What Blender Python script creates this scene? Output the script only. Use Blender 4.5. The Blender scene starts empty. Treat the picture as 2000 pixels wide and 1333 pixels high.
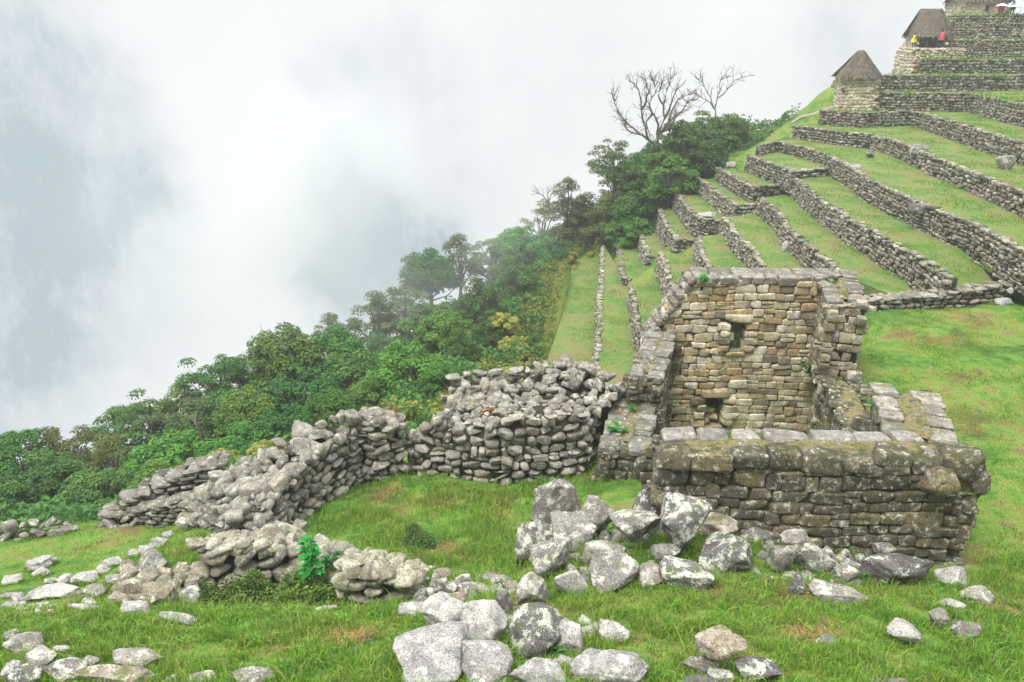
import bpy, math, random
import numpy as np
from mathutils import Vector, Matrix, noise
from mathutils.geometry import tessellate_polygon
R = math.radians
random.seed(7); rng = np.random.default_rng(7)
# ---------------------------------------------------------------- camera
scene = bpy.context.scene
COL = scene.collection
FPX, PITCH = 1500.0, R(21.7)
cam = bpy.data.cameras.new('camera'); cam.lens = 27.0; cam.sensor_width = 36.0
cam.clip_start = 0.1; cam.clip_end = 3000
camo = bpy.data.objects.new('camera', cam); COL.objects.link(camo)
camo.location = (0, 0, 0); camo.rotation_euler = (R(90)-PITCH, 0, 0)
scene.camera = camo
# ---------------------------------------------------------------- helpers: photo pixel -> ray (photo is 2000x1333)
CP, SP = math.cos(PITCH), math.sin(PITCH)
def ray(u, v):
    xc, yc = (u-1000)/FPX, (666.5-v)/FPX
    return np.array([xc, CP+yc*SP, -SP+yc*CP])
def pz(u, v, z): d = ray(u, v); return d*(z/d[2])
def py(u, v, Y): d = ray(u, v); return d*(Y/d[1])
def depth(p): return p[1]*CP - p[2]*SP
# ---------------------------------------------------------------- world: high cloud and mist all round, over a Nishita sky
w = bpy.data.worlds.new('World'); scene.world = w; w.use_nodes = True
nt = w.node_tree; nt.nodes.clear()
def nd(t, ty, **kw):
    n = t.nodes.new(ty)
    for k, v in kw.items(): setattr(n, k, v)
    return n
def math_(t, op, a, b=None, c=None, clamp=False):
    n = nd(t, 'ShaderNodeMath', operation=op); n.use_clamp = clamp
    for i, x in enumerate((a, b, c)):
        if x is None: continue
        if hasattr(x, 'links'): t.links.new(x, n.inputs[i])
        else: n.inputs[i].default_value = x
    return n.outputs[0]
SUN_EL, SUN_ROT = R(64), R(148)
sky = nd(nt, 'ShaderNodeTexSky', sky_type='NISHITA'); sky.sun_disc = False
sky.sun_elevation = SUN_EL; sky.sun_rotation = SUN_ROT
bg1 = nd(nt, 'ShaderNodeBackground'); bg1.inputs['Strength'].default_value = 0.1
nt.links.new(sky.outputs[0], bg1.inputs[0])
tc = nd(nt, 'ShaderNodeTexCoord')
def noise_(t, vec, scale, detail=6, rough=.55, dist=0.0):
    n = nd(t, 'ShaderNodeTexNoise'); n.inputs['Scale'].default_value = scale; n.inputs['Detail'].default_value = detail
    n.inputs['Roughness'].default_value = rough; n.inputs['Distortion'].default_value = dist
    if vec is not None: t.links.new(vec, n.inputs['Vector'])
    return n
wn = noise_(nt, tc.outputs['Generated'], 4.0, 6, .6)
sub = nd(nt, 'ShaderNodeVectorMath', operation='SUBTRACT'); nt.links.new(wn.outputs['Color'], sub.inputs[0]); sub.inputs[1].default_value = (.5, .5, .5)
scl = nd(nt, 'ShaderNodeVectorMath', operation='SCALE'); nt.links.new(sub.outputs[0], scl.inputs[0]); scl.inputs['Scale'].default_value = 0.30
wd = nd(nt, 'ShaderNodeVectorMath', operation='ADD'); nt.links.new(tc.outputs['Generated'], wd.inputs[0]); nt.links.new(scl.outputs[0], wd.inputs[1])
def blob(u, v, px, amp):                      # a thin place in the mist, through which the mountainside beyond reads blue
    d = ray(u, v); d = d/np.linalg.norm(d)
    q = nd(nt, 'ShaderNodeVectorMath', operation='DISTANCE'); nt.links.new(wd.outputs[0], q.inputs[0]); q.inputs[1].default_value = d
    r = math_(nt, 'DIVIDE', q.outputs['Value'], px/FPX)
    e = math_(nt, 'POWER', 2.718, math_(nt, 'MULTIPLY', math_(nt, 'MULTIPLY', r, r), -1.0))
    return math_(nt, 'MULTIPLY', e, amp)
tot = None
BLOBS = [(715, 500, 115, 1.35), (790, 460, 90, .45), (110, 320, 140, .8), (60, 500, 140, .6), (250, 480, 110, .35),
         (800, 150, 120, .30), (940, 330, 130, .22), (60, 120, 150, .30), (1640, 110, 120, .35), (20, 760, 200, .55),
         (640, 200, 60, .2), (1080, 120, 200, .12), (260, 180, 70, .25), (180, 700, 140, .25)]
for b in BLOBS:
    o = blob(*b); tot = o if tot is None else math_(nt, 'ADD', tot, o)
fine = noise_(nt, tc.outputs['Generated'], 9.0, 10, .62, .6)
rk = nd(nt, 'ShaderNodeMapping'); rk.inputs['Scale'].default_value = (1.0, 1.0, .45); nt.links.new(tc.outputs['Generated'], rk.inputs[0])
rkn = noise_(nt, rk.outputs[0], 42.0, 8, .75)
tot = math_(nt, 'MULTIPLY', tot, math_(nt, 'MULTIPLY_ADD', fine.outputs['Fac'], 1.5, .2))
tot = math_(nt, 'MULTIPLY', tot, math_(nt, 'MULTIPLY_ADD', rkn.outputs['Fac'], 1.5, .28))
big = noise_(nt, tc.outputs['Generated'], 3.0, 5, .5)
tot = math_(nt, 'ADD', tot, math_(nt, 'MULTIPLY_ADD', big.outputs['Fac'], .5, -.17), clamp=True)
mixc = nd(nt, 'ShaderNodeMix', data_type='RGBA'); nt.links.new(tot, mixc.inputs[0])
mixc.inputs[6].default_value = (.85, .858, .866, 1); mixc.inputs[7].default_value = (.37, .455, .515, 1)
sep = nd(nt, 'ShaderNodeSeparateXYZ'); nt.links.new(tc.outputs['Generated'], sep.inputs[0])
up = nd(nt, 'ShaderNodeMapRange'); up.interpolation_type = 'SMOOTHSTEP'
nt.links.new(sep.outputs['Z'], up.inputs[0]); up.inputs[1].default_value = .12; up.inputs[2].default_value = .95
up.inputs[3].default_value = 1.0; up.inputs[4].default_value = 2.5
# low sky behind the camera darkened for contrast, standing in for an unseen mountainside
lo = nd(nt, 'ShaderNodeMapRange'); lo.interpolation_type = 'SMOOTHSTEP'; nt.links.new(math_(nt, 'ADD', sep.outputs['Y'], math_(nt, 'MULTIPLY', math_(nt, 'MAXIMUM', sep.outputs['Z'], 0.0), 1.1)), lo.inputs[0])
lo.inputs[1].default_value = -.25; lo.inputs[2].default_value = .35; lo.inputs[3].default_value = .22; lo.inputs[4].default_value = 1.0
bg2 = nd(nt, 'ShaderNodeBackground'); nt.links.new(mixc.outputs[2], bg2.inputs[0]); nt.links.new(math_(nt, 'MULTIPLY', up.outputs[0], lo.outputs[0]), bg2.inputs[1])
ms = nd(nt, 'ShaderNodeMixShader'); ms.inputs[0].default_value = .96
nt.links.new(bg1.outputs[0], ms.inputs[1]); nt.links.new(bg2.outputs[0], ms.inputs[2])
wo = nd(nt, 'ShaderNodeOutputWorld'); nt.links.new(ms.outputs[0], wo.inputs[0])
# ---------------------------------------------------------------- sun behind cloud
sl = bpy.data.lights.new('sun', 'SUN'); sl.energy = 3.1; sl.angle = R(24); sl.color = (1, .97, .92)
so = bpy.data.objects.new('sun', sl); COL.objects.link(so)
so.rotation_euler = (R(22), R(-14), R(-10))       # high, slightly from behind the camera and to its right
scene.view_settings.view_transform = 'Standard'; scene.view_settings.look = 'None'
scene.view_settings.exposure = 0.22; scene.view_settings.gamma = 1.0
cy = scene.cycles
cy.max_bounces = 6; cy.diffuse_bounces = 3; cy.glossy_bounces = 2; cy.transmission_bounces = 3; cy.volume_bounces = 1; cy.transparent_max_bounces = 6
cy.use_denoising = True; cy.use_adaptive_sampling = True; cy.adaptive_threshold = 0.02

# ---------------------------------------------------------------- object helpers
def tag(o, label=None, cat=None, group=None, kind=None):
    if label: o['label'] = label
    if cat and not kind: kind = 'thing'
    if cat: o['category'] = cat
    if group: o['group'] = group
    if kind: o['kind'] = kind
    return o
def empty(name, loc=(0, 0, 0), rz=0.0, parent=None):
    o = bpy.data.objects.new(name, None); COL.objects.link(o); o.location = loc; o.rotation_euler = (0, 0, rz)
    o.empty_display_size = .2
    if parent: o.parent = parent
    return o
class Soup:
    """collects vertex / face arrays, then links them as one mesh object"""
    def __init__(s): s.V = []; s.F = []; s.M = []; s.n = 0
    def add(s, V, F, mi=0):
        V = np.asarray(V, float); F = np.asarray(F, int)
        s.V.append(V); s.F.append(F+s.n); s.M.append(np.full(len(F), mi)); s.n += len(V)
    def mesh(s, name, mats, smooth=True):
        me = bpy.data.meshes.new(name)
        V = np.concatenate(s.V); me.vertices.add(len(V)); me.vertices.foreach_set('co', V.astype(np.float32).ravel())
        sizes = np.concatenate([np.full(len(f), f.shape[1]) for f in s.F]); loops = np.concatenate([f.ravel() for f in s.F])
        me.loops.add(len(loops)); me.loops.foreach_set('vertex_index', loops.astype(np.int32))
        me.polygons.add(len(sizes)); st = np.concatenate([[0], np.cumsum(sizes)[:-1]])
        me.polygons.foreach_set('loop_start', st.astype(np.int32))
        try: me.polygons.foreach_set('loop_total', sizes.astype(np.int32))
        except Exception: pass
        for m in mats: me.materials.append(m)
        me.polygons.foreach_set('material_index', np.concatenate(s.M).astype(np.int32))
        me.polygons.foreach_set('use_smooth', np.full(len(sizes), smooth))
        me.update(calc_edges=True); me.validate()
        return me
    def build(s, name, mats, parent=None, smooth=True):
        if not isinstance(mats, (list, tuple)): mats = [mats]
        o = bpy.data.objects.new(name, s.mesh(name, mats, smooth)); COL.objects.link(o)
        if parent: o.parent = parent
        return o
def cube_grid(n):
    idx = {}; V = []; Fq = []
    def vi(p):
        k = tuple(int(round(x*n)) for x in p)
        if k not in idx: idx[k] = len(V); V.append([2*x-1 for x in p])
        return idx[k]
    for ax in range(3):
        for sd in (0, 1):
            for i in range(n):
                for j in range(n):
                    q = []
                    for a, b in ((0, 0), (1, 0), (1, 1), (0, 1)):
                        p = [0, 0, 0]; p[ax] = sd; p[(ax+1) % 3] = (i+a)/n; p[(ax+2) % 3] = (j+b)/n; q.append(vi(p))
                    Fq.append(q if sd else q[::-1])
    return np.array(V, float), np.array(Fq)
def knorm(V, k): return V/np.power(np.sum(np.abs(V)**k, axis=1), 1/k)[:, None]
def vnoise(V, sc, seed, amp):
    o = Vector((seed*3.7, seed*1.3, seed*7.1))
    return np.array([noise.noise(Vector(p)*sc+o) for p in V])*amp
def rock_proto(n, k, seed, cuts, amp, dlo=.55):
    """unit stone: rounded block with chipped planes and an uneven skin"""
    r = np.random.default_rng(seed); V, Fq = cube_grid(n)
    if k >= 5: V = np.sign(V)*np.abs(V)**.5          # rows near the arrises keep the faces flat
    V = knorm(V, k)
    for _ in range(cuts):
        nn = r.normal(size=3); nn /= np.linalg.norm(nn); d = r.uniform(dlo, .9 if dlo < .7 else .98)*np.abs(V@nn).max()
        t = V@nn - d; V = V - np.outer(np.clip(t, 0, None)*.97, nn)
    dis = vnoise(V, 1.1, seed, amp)
    if n > 6: dis += vnoise(V, 3.2, seed+9, amp*.45) + vnoise(V, 8, seed+5, amp*.28)
    V = V*(1+dis[:, None])
    V -= (V.max(0)+V.min(0))/2; V /= (V.max(0)-V.min(0))/2
    return V, Fq
LOW = [rock_proto(3, 5, 100+i, 3, .22) for i in range(14)]
MID = [rock_proto(6, 5.5, 200+i, 13, .15) for i in range(28)]
BLK = [rock_proto(6, 10, 300+i, 5, .08, .74) for i in range(20)]         # squarer, fitted blocks
HIG = [rock_proto(16, 4.0, 400+i, 18, .15) for i in range(26)]
def rotz(a): c, s = math.cos(a), math.sin(a); return np.array([[c, -s, 0], [s, c, 0], [0, 0, 1]])
def roty(a): c, s = math.cos(a), math.sin(a); return np.array([[c, 0, s], [0, 1, 0], [-s, 0, c]])
def rotx(a): c, s = math.cos(a), math.sin(a); return np.array([[1, 0, 0], [0, c, -s], [0, s, c]])
def stone(sp, P, c, half, M=None, mi=0):
    V, Fq = P[rng.integers(len(P))]
    f = rng.choice([-1, 1], 2)
    V = V*np.array([f[0], f[1], f[0]*f[1]])*np.asarray(half)
    if M is not None: V = V@M.T
    sp.add(V+np.asarray(c), Fq, mi)
def box(sp, lo, hi, M=None, c=(0, 0, 0), mi=0):
    V = np.array([[x, y, z] for x in (lo[0], hi[0]) for y in (lo[1], hi[1]) for z in (lo[2], hi[2])], float)
    if M is not None: V = V@M.T
    sp.add(V+np.asarray(c), [[0, 1, 3, 2], [4, 6, 7, 5], [0, 4, 5, 1], [2, 3, 7, 6], [0, 2, 6, 4], [1, 5, 7, 3]], mi)
def tube(sp, pts, rad, seg=6, mi=0):
    pts = [np.asarray(p, float) for p in pts]; V = []; n = len(pts)
    for i, p in enumerate(pts):
        t = pts[min(i+1, n-1)]-pts[max(i-1, 0)]; t = t/(np.linalg.norm(t)+1e-9)
        a = np.cross(t, [0, 0, 1.0]); 
        if np.linalg.norm(a) < .2: a = np.cross(t, [1.0, 0, 0])
        a /= np.linalg.norm(a); b = np.cross(t, a)
        for k in range(seg):
            th = 2*math.pi*k/seg; V.append(p+rad[i]*(a*math.cos(th)+b*math.sin(th)))
    Fq = [[i*seg+k, i*seg+(k+1) % seg, (i+1)*seg+(k+1) % seg, (i+1)*seg+k] for i in range(n-1) for k in range(seg)]
    sp.add(V, Fq, mi)

# ---------------------------------------------------------------- materials
def mat(name):
    m = bpy.data.materials.new(name); m.use_nodes = True; t = m.node_tree; t.nodes.clear()
    out = nd(t, 'ShaderNodeOutputMaterial'); b = nd(t, 'ShaderNodeBsdfPrincipled'); t.links.new(b.outputs[0], out.inputs[0])
    b.inputs['Roughness'].default_value = .9; b.inputs['Specular IOR Level'].default_value = .25
    return m, t, b
def ramp(t, fac, stops, interp='LINEAR'):
    r = nd(t, 'ShaderNodeValToRGB'); r.color_ramp.interpolation = interp
    while len(r.color_ramp.elements) < len(stops): r.color_ramp.elements.new(.5)
    for e, (p, c) in zip(r.color_ramp.elements, stops): e.position = p; e.color = (*c, 1) if len(c) == 3 else c
    t.links.new(fac, r.inputs[0]); return r.outputs[0]
def mixrgb(t, fac, a, b, blend='MIX'):
    n = nd(t, 'ShaderNodeMix', data_type='RGBA', blend_type=blend)
    for i, x in ((0, fac), (6, a), (7, b)):
        if hasattr(x, 'links'): t.links.new(x, n.inputs[i])
        elif i == 0: n.inputs[0].default_value = x
        else: n.inputs[i].default_value = (*x, 1)
    return n.outputs[2]
def thr(t, fac, lo, hi):
    n = nd(t, 'ShaderNodeMapRange'); n.interpolation_type = 'SMOOTHSTEP'; t.links.new(fac, n.inputs[0])
    n.inputs[1].default_value = lo; n.inputs[2].default_value = hi; return n.outputs[0]
def stone_mat(name, cols, lichen=.3, lcol=(.62, .64, .55), dark=.4, dcol=(.03, .03, .028), moss=0.0, mcol=(.06, .08, .02), sc=1.0, bump=.35, stain=0.0, scol=(.30, .19, .08)):
    m, t, b = mat(name); g = nd(t, 'ShaderNodeNewGeometry'); pos = g.outputs['Position']
    n = len(cols); base = ramp(t, g.outputs['Random Per Island'], [((i+.5)/n, c) for i, c in enumerate(cols)])
    big = noise_(t, pos, 2.2*sc, 5, .6); base = mixrgb(t, 1.0, base, ramp(t, big.outputs['Fac'], [(.28, (.55, .55, .56)), (.72, (1.4, 1.38, 1.34))]), 'MULTIPLY')
    oi = nd(t, 'ShaderNodeObjectInfo'); base = mixrgb(t, 1.0, base, ramp(t, oi.outputs['Random'], [(0, (.84, .83, .80)), (.5, (1.0, 1.0, 1.0)), (1, (1.22, 1.19, 1.13))]), 'MULTIPLY')
    if stain: 
        s0 = noise_(t, pos, 1.3*sc, 4, .6); base = mixrgb(t, math_(t, 'MULTIPLY', thr(t, s0.outputs['Fac'], .5, .68), stain), base, scol)
    fi = noise_(t, pos, 17*sc, 8, .7)
    base = mixrgb(t, .9, base, ramp(t, fi.outputs['Fac'], [(.32, (.42, .42, .42)), (.68, (1.45, 1.45, 1.45))]), 'MULTIPLY')
    a = noise_(t, pos, 5.5*sc, 9, .72, .4)
    dk = thr(t, a.outputs['Fac'], .62-.22*dark, .70-.18*dark) if dark else None
    if dark:
        d2 = noise_(t, pos, 31*sc, 6, .75); f = math_(t, 'MULTIPLY', thr(t, d2.outputs['Fac'], .50, .60), dk)
        base = mixrgb(t, math_(t, 'MULTIPLY', f, .9), base, dcol)
    if lichen:
        l0 = noise_(t, pos, 3.1*sc, 8, .62, .15); l1 = noise_(t, pos, 24*sc, 6, .7)
        s = math_(t, 'ADD', math_(t, 'MULTIPLY', l0.outputs['Fac'], .62), math_(t, 'MULTIPLY', l1.outputs['Fac'], .38))
        th = .60-.16*lichen
        base = mixrgb(t, math_(t, 'MULTIPLY', thr(t, s, th, th+.035), .92), base, mixrgb(t, l1.outputs['Fac'], tuple(x*.8 for x in lcol), lcol))
    if moss:
        mo = noise_(t, pos, 2.4*sc, 8, .7); sp_ = nd(t, 'ShaderNodeSeparateXYZ'); t.links.new(g.outputs['Normal'], sp_.inputs[0])
        f = thr(t, math_(t, 'ADD', mo.outputs['Fac'], math_(t, 'MULTIPLY', sp_.outputs['Z'], .12)), .66-.2*moss, .76-.2*moss)
        base = mixrgb(t, math_(t, 'MULTIPLY', f, .85), base, mcol)
    t.links.new(base, b.inputs['Base Color'])
    bp = nd(t, 'ShaderNodeBump'); bp.inputs['Strength'].default_value = bump*1.6; bp.inputs['Distance'].default_value = .03
    hh = math_(t, 'ADD', math_(t, 'MULTIPLY', fi.outputs['Fac'], .6), a.outputs['Fac']); t.links.new(hh, bp.inputs['Height']); t.links.new(bp.outputs[0], b.inputs['Normal'])
    return m
GREY = [(.21, .20, .18), (.29, .275, .245), (.16, .15, .135), (.34, .32, .28), (.24, .22, .185), (.27, .26, .24)]
M = {}
M['boulder'] = stone_mat('lichen_boulder_stone', [(.25, .24, .22), (.30, .285, .265), (.20, .19, .175)], .52, (.60, .60, .50), 1.1, (.045, .045, .04), moss=.06, mcol=(.16, .17, .08), sc=1.5, bump=.6)
M['boulderw'] = stone_mat('weathered_tan_boulder', [(.36, .32, .26), (.30, .27, .22), (.40, .37, .31)], .30, (.62, .60, .46), .9, (.06, .05, .035), moss=.15, mcol=(.13, .14, .05), sc=1.3, bump=.55, stain=.4, scol=(.26, .20, .12))
M['boulderd'] = stone_mat('dark_speckled_boulder', [(.20, .195, .185), (.16, .155, .15), (.25, .24, .23)], .58, (.64, .65, .55), 1.1, (.03, .03, .028), moss=.12, mcol=(.10, .12, .04), sc=1.9, bump=.6)
M['slab'] = stone_mat('pale_slab_stone', [(.40, .395, .385), (.34, .33, .32), (.44, .43, .41)], .35, (.60, .60, .53), .95, (.07, .07, .065), sc=1.7, bump=.45)
M['rubble'] = stone_mat('rubble_stone', GREY+[(.36, .35, .315), (.12, .115, .105)], .36, (.55, .55, .47), .95, (.03, .03, .026), moss=.08, mcol=(.12, .13, .05), sc=1.9, bump=.6)
M['darkrock'] = stone_mat('dark_rock', [(.13, .125, .12), (.17, .16, .15)], .35, (.55, .57, .50), .4, sc=1.4, bump=.5)
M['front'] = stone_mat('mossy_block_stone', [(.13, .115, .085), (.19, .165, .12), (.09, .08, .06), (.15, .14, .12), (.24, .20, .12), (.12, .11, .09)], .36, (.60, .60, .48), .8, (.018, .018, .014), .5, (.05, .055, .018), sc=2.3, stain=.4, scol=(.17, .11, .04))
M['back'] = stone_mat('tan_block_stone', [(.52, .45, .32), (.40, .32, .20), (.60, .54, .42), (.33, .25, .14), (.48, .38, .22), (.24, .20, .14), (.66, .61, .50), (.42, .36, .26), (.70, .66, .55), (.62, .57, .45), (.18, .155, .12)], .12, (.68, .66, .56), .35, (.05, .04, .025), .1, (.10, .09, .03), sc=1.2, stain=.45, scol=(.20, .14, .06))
M['coping'] = stone_mat('coping_stone', [(.24, .225, .205), (.30, .28, .255), (.18, .17, .155)], .3, (.48, .48, .40), .9, moss=.2, mcol=(.13, .13, .05), sc=1.7)
M['terrace'] = stone_mat('terrace_wall_stone', [(.22, .205, .16), (.31, .29, .24), (.12, .11, .085), (.46, .44, .37), (.23, .21, .16), (.34, .30, .24), (.16, .155, .14)], .3, (.58, .58, .50), .8, moss=.24, mcol=(.09, .12, .035), sc=1.1)
M['hut'] = stone_mat('pale_hut_stone', [(.66, .59, .46), (.56, .50, .39), (.72, .66, .54), (.46, .40, .31)], .0, dark=.15, sc=.8)
m, t, b = mat('dark_earth'); b.inputs['Base Color'].default_value = (.035, .03, .02, 1); M['earth'] = m
m, t, b = mat('brown_mortar'); b.inputs['Base Color'].default_value = (.085, .062, .034, 1); M['mortar'] = m
m, t, b = mat('mossy_mortar'); b.inputs['Base Color'].default_value = (.035, .034, .014, 1); M['mossmortar'] = m
m, t, b = mat('wall_core_mortar'); g = nd(t, 'ShaderNodeNewGeometry'); n = noise_(t, g.outputs['Position'], 6, 5)
t.links.new(ramp(t, n.outputs['Fac'], [(.3, (.018, .015, .009)), (.7, (.05, .04, .024))]), b.inputs['Base Color']); M['core'] = m
def grass_patch(t, pos):
    """colour of the sward by place: fresh green, yellow-green, straw and bare brown"""
    n1 = noise_(t, pos, .55, 5, .6, .3); n2 = noise_(t, pos, 2.6, 6, .65); n3 = noise_(t, pos, .23, 3, .5)
    s = math_(t, 'ADD', math_(t, 'MULTIPLY', n1.outputs['Fac'], .6), math_(t, 'MULTIPLY', n2.outputs['Fac'], .4))
    c = ramp(t, s, [(.34, (.035, .10, .016)), (.43, (.075, .175, .024)), (.49, (.13, .245, .036)), (.55, (.20, .25, .058)), (.63, (.20, .14, .065))])
    return c, n3.outputs['Fac'], s
m, t, b = mat('grass_ground'); g = nd(t, 'ShaderNodeNewGeometry'); c, f3, s = grass_patch(t, g.outputs['Position'])
fn = noise_(t, g.outputs['Position'], 22, 6, .7)
c = mixrgb(t, 1.0, c, ramp(t, fn.outputs['Fac'], [(.3, (.50, .50, .45)), (.7, (1.3, 1.3, 1.2))]), 'MULTIPLY')
t.links.new(c, b.inputs['Base Color']); bp = nd(t, 'ShaderNodeBump'); bp.inputs['Strength'].default_value = .8; bp.inputs['Distance'].default_value = .05
t.links.new(fn.outputs['Fac'], bp.inputs['Height']); t.links.new(bp.outputs[0], b.inputs['Normal']); M['ground'] = m
m, t, b = mat('terrace_turf'); g = nd(t, 'ShaderNodeNewGeometry')
n1 = noise_(t, g.outputs['Position'], .42, 5, .65, .5); n2 = noise_(t, g.outputs['Position'], 3.5, 8, .75)
s = math_(t, 'ADD', math_(t, 'MULTIPLY', n1.outputs['Fac'], .55), math_(t, 'MULTIPLY', n2.outputs['Fac'], .45))
c = ramp(t, s, [(.36, (.055, .13, .028)), (.44, (.10, .185, .038)), (.50, (.15, .21, .052)), (.55, (.19, .195, .07)), (.61, (.205, .15, .075))])
t.links.new(c, b.inputs['Base Color']); bp = nd(t, 'ShaderNodeBump'); bp.inputs['Strength'].default_value = .9; bp.inputs['Distance'].default_value = .08
n4 = noise_(t, g.outputs['Position'], 9, 6, .7); t.links.new(n4.outputs['Fac'], bp.inputs['Height']); t.links.new(bp.outputs[0], b.inputs['Normal']); M['turf'] = m
def leafy(name, cols, patch=False, trans=.25):
    m, t, b = mat(name); g = nd(t, 'ShaderNodeNewGeometry'); oi = nd(t, 'ShaderNodeObjectInfo')
    n = len(cols); c = ramp(t, g.outputs['Random Per Island'], [((i+.5)/n, x) for i, x in enumerate(cols)])
    if patch:
        pc, _, _ = grass_patch(t, g.outputs['Position']); c = mixrgb(t, .42, c, pc)
    else:
        hv = nd(t, 'ShaderNodeHueSaturation'); t.links.new(c, hv.inputs['Color'])
        t.links.new(math_(t, 'MULTIPLY_ADD', oi.outputs['Random'], .05, .475), hv.inputs['Hue'])
        t.links.new(math_(t, 'MULTIPLY_ADD', math_(t, 'FRACT', math_(t, 'MULTIPLY', oi.outputs['Random'], 7.3)), .55, .75), hv.inputs['Value']); c = hv.outputs[0]
        cn = noise_(t, g.outputs['Position'], 1.1, 3, .5); c = mixrgb(t, 1.0, c, ramp(t, cn.outputs['Fac'], [(.35, (.7, .75, .8)), (.65, (1.25, 1.2, 1.0))]), 'MULTIPLY')
    t.links.new(c, b.inputs['Base Color']); b.inputs['Roughness'].default_value = .65
    tr = nd(t, 'ShaderNodeBsdfTranslucent'); t.links.new(c, tr.inputs[0]); mx = nd(t, 'ShaderNodeMixShader'); mx.inputs[0].default_value = trans
    t.links.new(b.outputs[0], mx.inputs[1]); t.links.new(tr.outputs[0], mx.inputs[2]); out = [x for x in t.nodes if x.type == 'OUTPUT_MATERIAL'][0]; t.links.new(mx.outputs[0], out.inputs[0])
    return m
M['blade'] = leafy('grass_blade', [(.09, .27, .02), (.20, .47, .03), (.36, .58, .05), (.14, .37, .03), (.46, .50, .13), (.25, .52, .04), (.06, .19, .02), (.42, .36, .15)], True)
M['straw'] = leafy('dry_straw', [(.42, .30, .13), (.30, .19, .08), (.50, .40, .20)], False)
M['leaf_green'] = leafy('leaf_mid_green', [(.055, .15, .025), (.09, .21, .035), (.13, .28, .05), (.065, .17, .03)])
M['leaf_dark'] = leafy('leaf_dark_green', [(.045, .125, .028), (.07, .165, .038), (.105, .21, .055)])
M['leaf_olive'] = leafy('leaf_olive', [(.09, .15, .04), (.13, .19, .055), (.075, .12, .035), (.16, .17, .07)])
M['leaf_olive2'] = leafy('leaf_weed_green', [(.07, .14, .03), (.11, .20, .04), (.17, .24, .06), (.05, .10, .03)])
M['leaf_yellow'] = leafy('leaf_yellow_green', [(.22, .27, .05), (.30, .32, .07), (.16, .23, .05), (.36, .30, .10)])
M['leaf_bright'] = leafy('leaf_bright_green', [(.05, .25, .03), (.08, .33, .05), (.04, .19, .03)])
M['leaf_red'] = leafy('leaf_rust_red', [(.35, .12, .05), (.42, .22, .06), (.28, .25, .06)])
m, t, b = mat('bark'); g = nd(t, 'ShaderNodeNewGeometry'); n = noise_(t, g.outputs['Position'], 9, 5, .7)
t.links.new(ramp(t, n.outputs['Fac'], [(.3, (.07, .055, .045)), (.7, (.22, .19, .16))]), b.inputs['Base Color']); M['bark'] = m
m, t, b = mat('thatch'); g = nd(t, 'ShaderNodeNewGeometry'); n = noise_(t, g.outputs['Position'], 5, 7, .75)
mp = nd(t, 'ShaderNodeMapping'); mp.inputs['Scale'].default_value = (6, 6, 1.0); t.links.new(g.outputs['Position'], mp.inputs[0]); n5 = noise_(t, mp.outputs[0], 3, 5, .7)
ss = math_(t, 'ADD', math_(t, 'MULTIPLY', n.outputs['Fac'], .5), math_(t, 'MULTIPLY', n5.outputs['Fac'], .5))
t.links.new(ramp(t, ss, [(.35, (.06, .05, .042)), (.62, (.25, .21, .165))]), b.inputs['Base Color'])
bp = nd(t, 'ShaderNodeBump'); bp.inputs['Strength'].default_value = 1; bp.inputs['Distance'].default_value = .1; t.links.new(ss, bp.inputs['Height']); t.links.new(bp.outputs[0], b.inputs['Normal']); M['thatch'] = m
def flat(name, col, rough=.8):
    m, t, b = mat(name); b.inputs['Base Color'].default_value = (*col, 1); b.inputs['Roughness'].default_value = rough; return m
# ================================================================ LAYOUT: terraces
# every terrace edge is a line of points (pixel of the wall top, level z) turned into real places on its own level
def line(z, pts, ext=None):
    out = []
    for p in pts:
        q = pz(p[0], p[1], z) if len(p) == 2 else py(p[0], 0, p[2])*np.array([1, 1, 0])+np.array([0, 0, z])
        out.append(np.array([q[0], q[1]]))
    if ext:                                   # run on past the last point to distance ext (metres)
        d = out[-1]-out[-2]; d /= np.linalg.norm(d); out.append(out[-1]+d*ext)
    return np.array(out)
ZN = {1: -17.6, 2: -16.6, 3: -15.5, 4: -13.9, 5: -12.5, 6: -11.4, 7: -10.4, 8: -9.2, 9: -8.0, 10: -7.0, 11: -5.9, 12: -4.5, 13: -3.28, 14: -2.07, 15: -.47, 16: 1.8}
ZF = {3: -16.1, 4: -15.0, 5: -13.4, 6: -12.05, 7: -10.95, 8: -9.95, 9: -8.75}
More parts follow.
